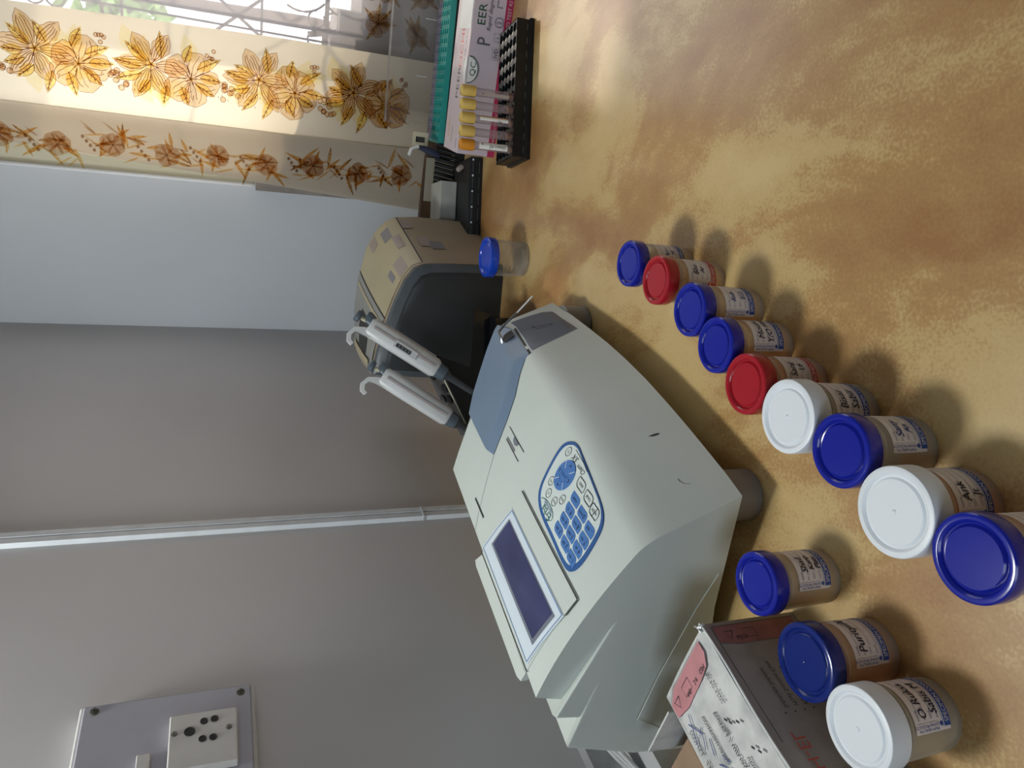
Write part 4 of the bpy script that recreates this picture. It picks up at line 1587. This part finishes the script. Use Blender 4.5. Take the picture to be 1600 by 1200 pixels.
# dark front moulding: rim plus face, bulging towards the viewer
fo = [Vector((p[0] / 100, 0, p[1] / 100)) for p in front]
cen_ = Vector((-.09, 0, .07))
mb = MB()
r0 = [tuple(p + Vector((0, .001, 0))) for p in fo]
r1 = [tuple(cen_ + (p - cen_) * .985 + Vector((0, -.010, 0))) for p in fo]
r2 = [tuple(cen_ + (p - cen_) * .87 + Vector((0, -.017, 0))) for p in fo]
r3 = [tuple(cen_ + (p - cen_) * .80 + Vector((0, -.019, 0))) for p in fo]
for r_ in (r0, r1, r2, r3):
    for k in (0, 11):
        r_[k] = (r_[k][0], r_[k][1], 0.0)
mb.loft([r0, r1, r2], M_prrim, caps=False)
mb.loft([r2, r3], M_prdark, caps=False)
mb.add(r3, [list(range(12))], M_prdark)
mb.build('front_door', prb, angle=40, label='charcoal front door with lighter rim')
# dark strip standing in for the shadow at the printer's base
mb = MB(); mb.box((-.17, -.014, 0), (0.0, .0, .008), M_dark); mb.build('base_shadow', prb, smooth=False)

# ------------------------------------------------------------------ pipette stand and pipettes
ps = thing('pipette_stand', 'glossy black acrylic pipette stand behind the analyser', 'stand', (0.0, 0.93, 0))
mb = MB()
# base tray box and triangular cheeks
mb.prism([(-.060, -.03, 0), (.085, -.03, 0), (.095, .05, 0), (-.060, .05, 0)], (0, 0, .062), M_acryl)
mb.prism([(-.060, -.008, .062), (.092, -.008, .062), (.098, -.008, .083), (.022, -.008, .089), (.038, -.008, .138), (-.031, -.008, .102), (-.050, -.008, .094)], (0, .004, 0), M_acryl)
mb.build('acrylic_body', ps, smooth=False)
# sloping rack plate with holes, perpendicular to the pipettes
mb = MB()
a = Vector((-.031, -.008, .102)); c = Vector((.038, -.008, .138))
dn = Vector((-.020, .0, .040)).normalized()
pl4 = [a + Vector((-.026, .0, -.012)), c, c + Vector((-.0, .05, .004)), a + Vector((-.026, .05, -.008))]
mb.prism(pl4, (-.001, 0, .0022), M_greyacr)
for (u, v) in ((.30, .3), (.45, .28), (.30, .75), (.62, .75)):
    q = pl4[0].lerp(pl4[1], u + .1).lerp(pl4[3].lerp(pl4[2], u + .1), v) + dn * .0032
    e1_ = (pl4[1] - pl4[0]).normalized(); e2_ = Vector((0, 1, 0))
    mb.add([q + e1_ * .0065 * cos(k * .524) + e2_ * .010 * sin(k * .524) for k in range(12)], [list(range(12))], M_dark)
mb.tube([pl4[0] + dn * .002, pl4[1] + dn * .002], .0008, M_beige, n=6)  # pale rod paints the highlight along the plate edge
mb.build('rack_plate', ps, smooth=False, label='black rack plate with oval holes, greyed for its reflection')
mb = MB()
mb.prism([(-.070, .0, .085), (-.050, .0, .098), (-.032, .0, .104), (-.036, .0, .075), (-.060, .0, .07)], (0, .045, 0), M_greyacr)
mb.build('end_block', ps, smooth=False)


def pipette(base, top, label, hook_side, windowed):
    base = Vector(base); top = Vector(top)
    root = thing('micropipette', label, 'pipette', base, 0, 'pipettes held in the black stand')
    zax = (top - base).normalized()
    yax = Vector((0, 1, 0)); xax = yax.cross(zax).normalized(); yax = zax.cross(xax)
    Lh = (top - base).length

    def f(p):
        return xax * p[0] + yax * p[1] + zax * p[2]
    sg = hook_side

    def sec(w_, d, z, bx=0.0):
        pts = []
        for k in range(16):
            t_ = 2 * pi * k / 16
            cx_, sy_ = cos(t_), sin(t_)
            pts.append((bx + w_ * math.copysign(abs(cx_) ** .55, cx_), d * math.copysign(abs(sy_) ** .55, sy_), z))
        return pts
    mb = MB()
    mb.loft([sec(.0105, .010, 0), sec(.0125, .0115, .004), sec(.0128, .0120, Lh * .55), sec(.0125, .012, Lh * .80), sec(.0105, .010, Lh * .83)], M_pip, fn=f)
    mb.box((-.0015, -.0128, .006), (.0015, -.0115, Lh * .78), M_pipside, fn=f)
    mb.box((.0120 * -sg, -.008, .01), (.0131 * -sg, .008, Lh * .75), M_pipside, fn=f)
    body = mb.build('grip_body', root, angle=40)
    mb = MB()
    hk = [(sg * .006, 0, Lh * .74), (sg * .010, 0, Lh * .86), (sg * .014, 0, Lh * .93), (sg * .022, 0, Lh * .95), (sg * .029, 0, Lh * .92), (sg * .031, 0, Lh * .87)]
    rings = []
    for i, p in enumerate(hk):
        th_ = [.006, .004, .0028, .0024, .0022, .0018][i]
        q = Vector(p); d_ = (Vector(hk[min(i + 1, 5)]) - Vector(hk[max(i - 1, 0)])).normalized()
        nn = Vector((-d_.z, 0, d_.x))
        rings.append([q + nn * th_ + Vector((0, .008, 0)), q - nn * th_ + Vector((0, .008, 0)), q - nn * th_ + Vector((0, -.008, 0)), q + nn * th_ + Vector((0, -.008, 0))])
    mb.loft(rings, M_pip, fn=f)
    mb.build('finger_hook', root, angle=50)
    mb = MB()
    mb.loft([sec(.0022, .0022, Lh * .82, -sg * .003), sec(.0022, .0022, Lh * .95, -sg * .003)], M_beige, fn=f)
    mb.loft([sec(.0055, .0055, Lh * .94, -sg * .003), sec(.0072, .0072, Lh * .955, -sg * .003), sec(.0072, .0072, Lh * .99, -sg * .003), sec(.005, .005, Lh, -sg * .003)], M_pipbtn, fn=f)
    mb.build('plunger_button', root, angle=40)
    mb = MB()
    mb.loft([sec(.0075, .008, Lh * .80, -sg * .006), sec(.008, .008, Lh * .87, -sg * .008), sec(.004, .006, Lh * .90, -sg * .011)], M_pipbtn, fn=f)
    mb.build('tip_ejector', root, angle=40)
    mb = MB()
    mb.loft([sec(.009, .009, -.012), sec(.0105, .010, .001)], M_pipbtn, fn=f)
    mb.loft([sec(.004, .004, -.055), sec(.005, .005, -.02), sec(.009, .009, -.012)], M_greyacr, fn=f)
    mb.build('nozzle_shaft', root)
    if windowed:
        mb = MB()
        mb.box((sg * .0035 - .004, -.0136, Lh * .26), (sg * .0035 + .0055, -.0118, Lh * .52), M_pip, fn=f)
        mb.box((sg * .0035 - .0022, -.0142, Lh * .33), (sg * .0035 + .0022, -.0135, Lh * .50), M_dark, fn=f)
        for k in range(4):
            mb.box((sg * .0035 - .0012, -.0145, Lh * (.345 + .038 * k)), (sg * .0035 + .0012, -.0141, Lh * (.36 + .038 * k)), M_lcdframe, fn=f)
        mb.build('volume_window', body)
    return root


pipette((.019, .925, .133), (.084, .935, .236), 'pipette on the right of the black stand with a dark volume window', -1, True)
pipette((-.043, .925, .118), (.022, .935, .219), 'pipette on the left of the black stand with a plain ribbed handle', -1, False)

# ------------------------------------------------------------------ tube rack, tubes, kit box
RA = radians(-5.3)
rk = thing('black_tube_rack', 'low black tube rack with rows of round wells', 'tube rack', (0.308, 0.936, 0), RA)
RL, RD, RH = .178, .064, .024
mb = MB()
# top plate with 10 x 5 wells: grid of cells with circular holes
NXh, NYh = 10, 5
cwx, cwy = RL / NXh, RD / NYh
rr = 0.0060
for i in range(NXh):
    for j in range(NYh):
        c = Vector((cwx * (i + .5), cwy * (j + .5)))
        nseg_ = 16
        ov = []; iv = []; iv2 = []
        for k in range(nseg_):
            t_ = 2 * pi * k / nseg_ + pi / 16
            dx, dy = cos(t_), sin(t_)
            sc_ = min((cwx / 2) / max(abs(dx), 1e-6), (cwy / 2) / max(abs(dy), 1e-6))
            ov.append((c.x + dx * sc_, c.y + dy * sc_, RH))
            iv.append((c.x + dx * rr, c.y + dy * rr, RH + .0006))
            iv2.append((c.x + dx * rr, c.y + dy * rr, .005))
        mb.loft([ov, iv], M_blackpl, caps=False)
        mb.loft([iv, iv2], M_blackpl, caps=False)
        mb.add(iv2, [list(range(nseg_))], M_dark)
mb.build('well_plate', rk, angle=40)
mb = MB()
sk_ = [(-.001, -.001), (RL + .001, -.001), (RL + .001, RD + .001), (-.001, RD + .001)]
bs_ = [(-.003, -.003), (RL + .003, -.003), (RL + .003, RD + .003), (-.003, RD + .003)]
mb.loft([[(x, y, 0) for x, y in bs_], [(x, y, .006) for x, y in bs_], [(x, y, .0075) for x, y in sk_], [(x, y, RH) for x, y in sk_]], M_blackpl, caps=False)
for k in range(10):
    x = cwx * (k + .5)
    mb.box((x - .004, -.0014, .009), (x + .004, -.0009, .0098), M_prrim)
    mb.lathe([(cwx * .42, RH - .002), (cwx * .42, RH + .0006), (cwx * .34, RH + .0006)], M_blackpl, 20, fn=lambda p, x=x: (p[0] + x, p[1] + cwy * .5, p[2]))
mb.build('rack_skirt', rk, angle=30)

caps_ = ['orange cap', 'yellow cap', 'yellow cap', 'yellow cap', 'yellow cap']
lbs = ['sample tube with an orange cap and handwritten white label at the rack end',
       'yellow-capped sample tube next to the orange-capped one',
       'yellow-capped sample tube in the middle of the five, with a narrow orange-edged label',
       'yellow-capped sample tube second from the empty wells, without a white label',
       'yellow-capped sample tube nearest the empty wells, with dark serum at its foot']
rkm = Matrix.Translation(rk.location) @ Matrix.Rotation(RA, 4, 'Z')
for k in range(5):
    p = rkm @ Vector((cwx * (k + .5) * .97, cwy * .5, .0055))
    tbn = thing('sample_tube', lbs[k], 'sample tube', p, RA, 'capped sample tubes in the black rack')
    r = .0054
    MB().lathe([(0, 0), (r * .6, .0006), (r * .95, .004), (r, .008), (r, .080), (r * .9, .080)], M_tube, 24).build('glass_tube', tbn)
    MB().lathe([(0, .001), (r * .55, .0015), (r * .85, .005), (r * .88, .022 if k in (0, 2) else .026), (0, .022 if k in (0, 2) else .026)], M_serum, 20).build('serum', tbn)
    cpm = M_capor if k == 0 else M_capyel
    MB().lathe([(r * .9, .072), (.0072, .0725), (.0076, .075), (.0074, .089), (.0068, .0912), (.0058, .0915), (.0052, .0900), (.0035, .0898), (0, .0898)], cpm, 30).build('cap', tbn)
    if k in (0, 2, 4):
        mb = MB()
        fx = lambda off: (lambda u, v: ((r + off) * cos(-pi / 2 + u / r), (r + off) * sin(-pi / 2 + u / r), v))
        w0, w1 = {0: (-.0045, .0045), 2: (-.002, .003), 4: (-.005, -.0005)}[k]
        n_ = 8
        vs_ = []
        for q in range(n_ + 1):
            u = w0 + (w1 - w0) * q / n_
            vs_ += [fx(.0003)(u, .026), fx(.0003)(u, .066)]
        mb.add(vs_, [(2 * q, 2 * q + 2, 2 * q + 3, 2 * q + 1) for q in range(n_)], M_white if k != 4 else M_tape)
        if k == 0:
            mb.text('Gitesh 42', .006, M_pen, fx(.0005), (.0015, .028), rot=pi / 2, shear=.2)
            mb.ribbon([(.001, .061), (.0025, .0625)], .0018, M_ink, fn=fx(.0005))
        if k == 2:
            mb.ribbon([(.0028, .026), (.0028, .066)], .0012, M_capor, fn=fx(.0005))
            mb.text('482', .004, M_pen, fx(.0005), (-.0005, .035), rot=pi / 2)
        if k == 4:
            mb.ribbon([(-.003, .062), (-.0022, .0635)], .0015, M_ink, fn=fx(.0005))
        mb.build('tube_label', tbn)

BA = atan2(-.403, .915)
bx = thing('rapid_test_box', 'lilac and crimson rapid test kit box behind the black rack', 'box', (0.348, 1.078, 0), BA)
BL, BD, BH = .38, .078, .058
mb = MB()
mb.box((0, 0, 0), (BL, BD, BH), M_boxlilac)
mb.box((-.0004, -.0004, 0), (BL, .001, .011), M_crimson)
mb.box((.0, .0, BH), (BL, BD, BH + .0006), M_boxpink)
mb.build('box_body', bx, smooth=False)
Fr = lambda o_: (lambda x, z: (x, -.0008 - o_, z))
Tp = lambda o_: (lambda x, y: (x, y, BH + .0007 + o_))
mb = MB()
M_graphite = mat('graphite_print', (.10, .10, .12), .5)
M_darkgreen = mat('dark_green_print', (.01, .08, .04), .5)
mb.text('P', .028, M_graphite, Fr(0), (.152, BH - .029), wx=.8)
mb.text('EER', .017, M_darkgreen, Fr(0), (.178, BH - .0185), wx=1.05)
mb.text('O', .017, M_rust, Fr(0), (.2115, BH - .0185), wx=1.05)
mb.text('CHECK', .017, M_darkgreen, Fr(0), (.226, BH - .0185), wx=1.05)
mb.text('Rapid diagnostic test', .0085, M_graphite, Fr(0), (.172, BH - .0275), shear=.25)
mb.build('front_title', bx)
mb = MB()
mb.text('IVD', .008, M_ink, Fr(0), (.138, .0155))
mb.ribbon([(.136, .0135), (.152, .0135), (.152, .0235), (.136, .0235), (.136, .0135)], .0005, M_graphite, fn=Fr(0))
for x in (.160, .180):
    mb.ribbon([(x, .0135), (x + .011, .0135), (x + .011, .0235), (x, .0235), (x, .0135)], .0005, M_graphite, fn=Fr(0))
mb.text('2', .009, M_graphite, Fr(0), (.183, .0155))
mb.text('1', .007, M_graphite, Fr(0), (.1635, .016))
mb.ribbon([(.1855 + .0065 * cos(k * .33), .0185 + .0065 * sin(k * .33)) for k in range(20)], .0006, M_graphite, fn=Fr(.0001))
mb.ribbon([(.205, .016), (.205, .024), (.214, .024)], .0012, M_graphite, fn=Fr(0))
mb.build('symbol_row', bx)
mb = MB()
mb.text('RAPID TEST KIT   ONE STEP', .0075, M_boxpink, (lambda x, z: (x, -.0012, z)), (.168, .0025))
mb.build('stripe_text', bx)
mb = MB()
mb.text('HIGH ACCURACY', .006, M_boxpink, (lambda x, z: (x, -.0012, z)), (.02, .0028))
mb.build('stripe_text', bx)
mb = MB()
mb.text('PEER', .020, M_graphite, Tp(0), (.075, .030), wx=1.1)
mb.text('OCHECK TEST', .020, M_rust, Tp(0), (.118, .030), wx=1.1)
mb.text('One step rapid immunochromatographic assay kit', .007, M_graphite, Tp(0), (.12, .015))
mb.build('top_title', bx)
mb = MB()
mb.text('CARD', .010, M_capor, Tp(0), (.018, .055))
mb.ribbon([(.012, .04), (.035, .04)], .003, M_tape, fn=Tp(0))
mb.ribbon([(.006, .014), (.02, .014)], .002, M_lblue, fn=Tp(0))
mb.build('corner_print', bx)
# round QC sticker folded over the front edge
mb = MB()
el = [(.118 + .018 * cos(k * pi / 16), BH - .001 - .015 * sin(k * pi / 16)) for k in range(17)]
mb.add([Fr(.0004)(*p) for p in el], [list(range(17))], M_white)
el2 = [(.118 + .018 * cos(k * pi / 16), .016 * sin(k * pi / 16)) for k in range(17)]
mb.add([Tp(.0006)(*p) for p in el2], [list(range(17))], M_white)
mb.ribbon(el, .0012, M_darkgreen, fn=Fr(.0006))
mb.text('QC', .012, M_darkgreen, Fr(.0006), (.1095, BH - .012), wx=1.1)
mb.build('quality_sticker', bx, label='white oval QC sticker wrapped over the edge')
mb = MB(); mb.box((.172, .002, BH + .0008), (.225, .060, BH + .0014), M_white)  # thin white rectangle laid on the box top
mb.build('white_patch', bx, smooth=False, label='blank white patch on the box top')

# teal tip box with clear lid
TA = radians(-21)
tx = thing('pipette_tip_box', 'teal perforated pipette tip box with clear upright lid', 'tip box', (0.404, 1.206, 0), TA)
mb = MB()
mb.box((0, .004, 0), (.30, .075, .042), M_blackpl)
mb.build('box_base', tx, smooth=False)
mb = MB()
hx, hy = 22, 6
wx_, wy_ = .30 / hx, .075 / hy
TZ = .052
for i in range(hx):
    for j in range(hy):
        c = Vector((wx_ * (i + .5), wy_ * (j + .5)))
        ov = []; iv = []; iv2 = []
        for k in range(12):
            t_ = 2 * pi * k / 12 + pi / 12
            dx, dy = cos(t_), sin(t_)
            s1 = min((wx_ / 2) / max(abs(dx), 1e-6), (wy_ / 2) / max(abs(dy), 1e-6))
            ov.append((c.x + dx * s1, c.y + dy * s1, TZ)); iv.append((c.x + dx * .0047, c.y + dy * .0047, TZ)); iv2.append((c.x + dx * .0047, c.y + dy * .0047, TZ - .006))
        m_ = M_teal if j < 4 else M_lav
        mb.loft([ov, iv, iv2], m_, caps=False)
        mb.add(iv2, [list(range(12))], M_dark)
mb.box((-.002, -.002, TZ - .009), (.302, -.0, TZ + .0006), M_teal)
mb.box((-.002, -.002, TZ - .012), (0, .077, TZ), M_teal)
mb.build('perforated_tray', tx, angle=30)
mb = MB()
# hinged clear lid standing up behind the tray
mb.box((.02, .078, TZ), (.30, .0790, TZ + .075), M_glassy)
mb.box((.02, .079, TZ + .074), (.30, .094, TZ + .075), M_glassy)
mb.box((.02, .079, TZ), (.021, .094, TZ + .075), M_glassy)
mb.tube([(.022, .078, TZ + .075), (.30, .078, TZ + .075)], .0008, M_glassy, n=6)
mb.tube([(.10, .0775, TZ + .01), (.10, .0775, TZ + .028)], .0006, M_white, n=6)  # this white rod and the next are painted highlights on the lid
mb.tube([(.19, .0775, TZ + .0), (.19, .0775, TZ + .02)], .0005, M_white, n=6)
mb.build('clear_lid', tx, smooth=False, label='clear hinged lid')

# beige latch frame and strap leaning at the tip box end
lf = MB()
fx_ = lambda p: (p[0], p[1] - p[2] * .2, p[2])
lf.box((0, 0, 0), (.022, .003, .005), M_beige); lf.box((0, 0, .021), (.022, .003, .026), M_beige)
lf.box((0, 0, .005), (.006, .003, .021), M_beige); lf.box((.015, 0, .005), (.022, .003, .021), M_beige)
lf.box((.005, .003, .004), (.016, .0034, .022), M_dark)
o = lf.build('square_clip', smooth=False, loc=(.399, 1.222, .066), rotz=TA)
tag(o, 'small beige square plastic clip standing at the end of the teal tip box', 'clip')
lf = MB()
lf.tube([(.0, 0, .0), (.004, 0, .012), (.010, .004, .026), (.012, .004, .036)], .004, M_navycloth, n=8, rad=[.004, .006, .005, .003])
lf.tube([(.012, .002, .036), (.006, .0, .048), (-.004, 0, .052)], .003, M_white, n=8)
o = lf.build('strap', loc=(.378, 1.195, .052))
tag(o, 'dark navy strap with a white end lying over the black racks', 'strap')

# stacked black racks with grey block on top
kb = thing('flat_black_rack', 'flat black rack with moulded ribs under the grey block', 'tube rack', (0.232, 1.142, 0), radians(-7))
KLn = .130
mb = MB()
rp = []
for (x0, x1, y0, y1) in ((0, KLn, 0, .085),):
    rp = smooth_poly([(x0, y0), (x0, y0), (x1, y0), (x1, y0), (x1, y1), (x1, y1), (x0, y1), (x0, y1)], 1)
    k2 = [tuple(Vector((KLn / 2, .0425)) + (Vector(p) - Vector((KLn / 2, .0425))) * .965) for p in rp]
mb.loft([[(x, y, 0) for x, y in rp], [(x, y, .020) for x, y in rp], [(x, y, .022) for x, y in k2]], M_blackpl)
mb.build('rack_tray', kb, angle=40)
mb = MB()
for k in range(5):
    x = .016 + k * .0245
    mb.box((x - .008, -.0012, .016), (x + .008, .0, .0168), M_prrim)
    mb.box((x + .010, -.0014, .0155), (x + .013, .0, .0175), M_bezel)
    mb.box((x - .009, -.0012, .0055), (x + .009, .0, .0062), M_prrim)
mb.build('moulded_ribs', kb, smooth=False)
o = MB().box((0, 0, 0), (.063, .062, .028), M_greybox).build('grey_block', smooth=False, loc=(.2755, 1.204, .0222), rotz=radians(-9), bevel=.0015)
tag(o, 'pale grey square block sitting on the flat black rack', 'block')
mb = MB()
for k in range(9):
    x = .004 + k * .0115
    mb.tube([(x * .68, .052, .010), (x * .68 + .006, .058, .048)], .0034, M_blackpl, n=10)
mb.box((-.004, .045, 0), (.075, .066, .012), M_blackpl)
o = mb.build('ribbed_black_rack', loc=(.322, 1.200, 0), rotz=radians(-20))
tag(o, 'ribbed black rack slanting up behind the lilac box end', 'tube rack')
o = MB().lathe([(0, 0), (.0045, 0), (.0040, .014), (0, .014)], M_tape, 16, fn=lambda p: (p[2], p[1], p[0])).build('cork_stopper', loc=(.352, 1.172, .0265), rotz=radians(-90))
tag(o, 'small brownish stopper lying between the black racks', 'stopper')
o = MB().box((0, 0, 0), (.075, .002, .05), mat('beige_card', (.30, .28, .22), .7)).build('upright_card', smooth=False, loc=(.33, 1.31, 0), rotz=radians(-18))
tag(o, 'dull beige card standing upright behind the ribbed rack', 'card')

bpy.context.view_layer.update()
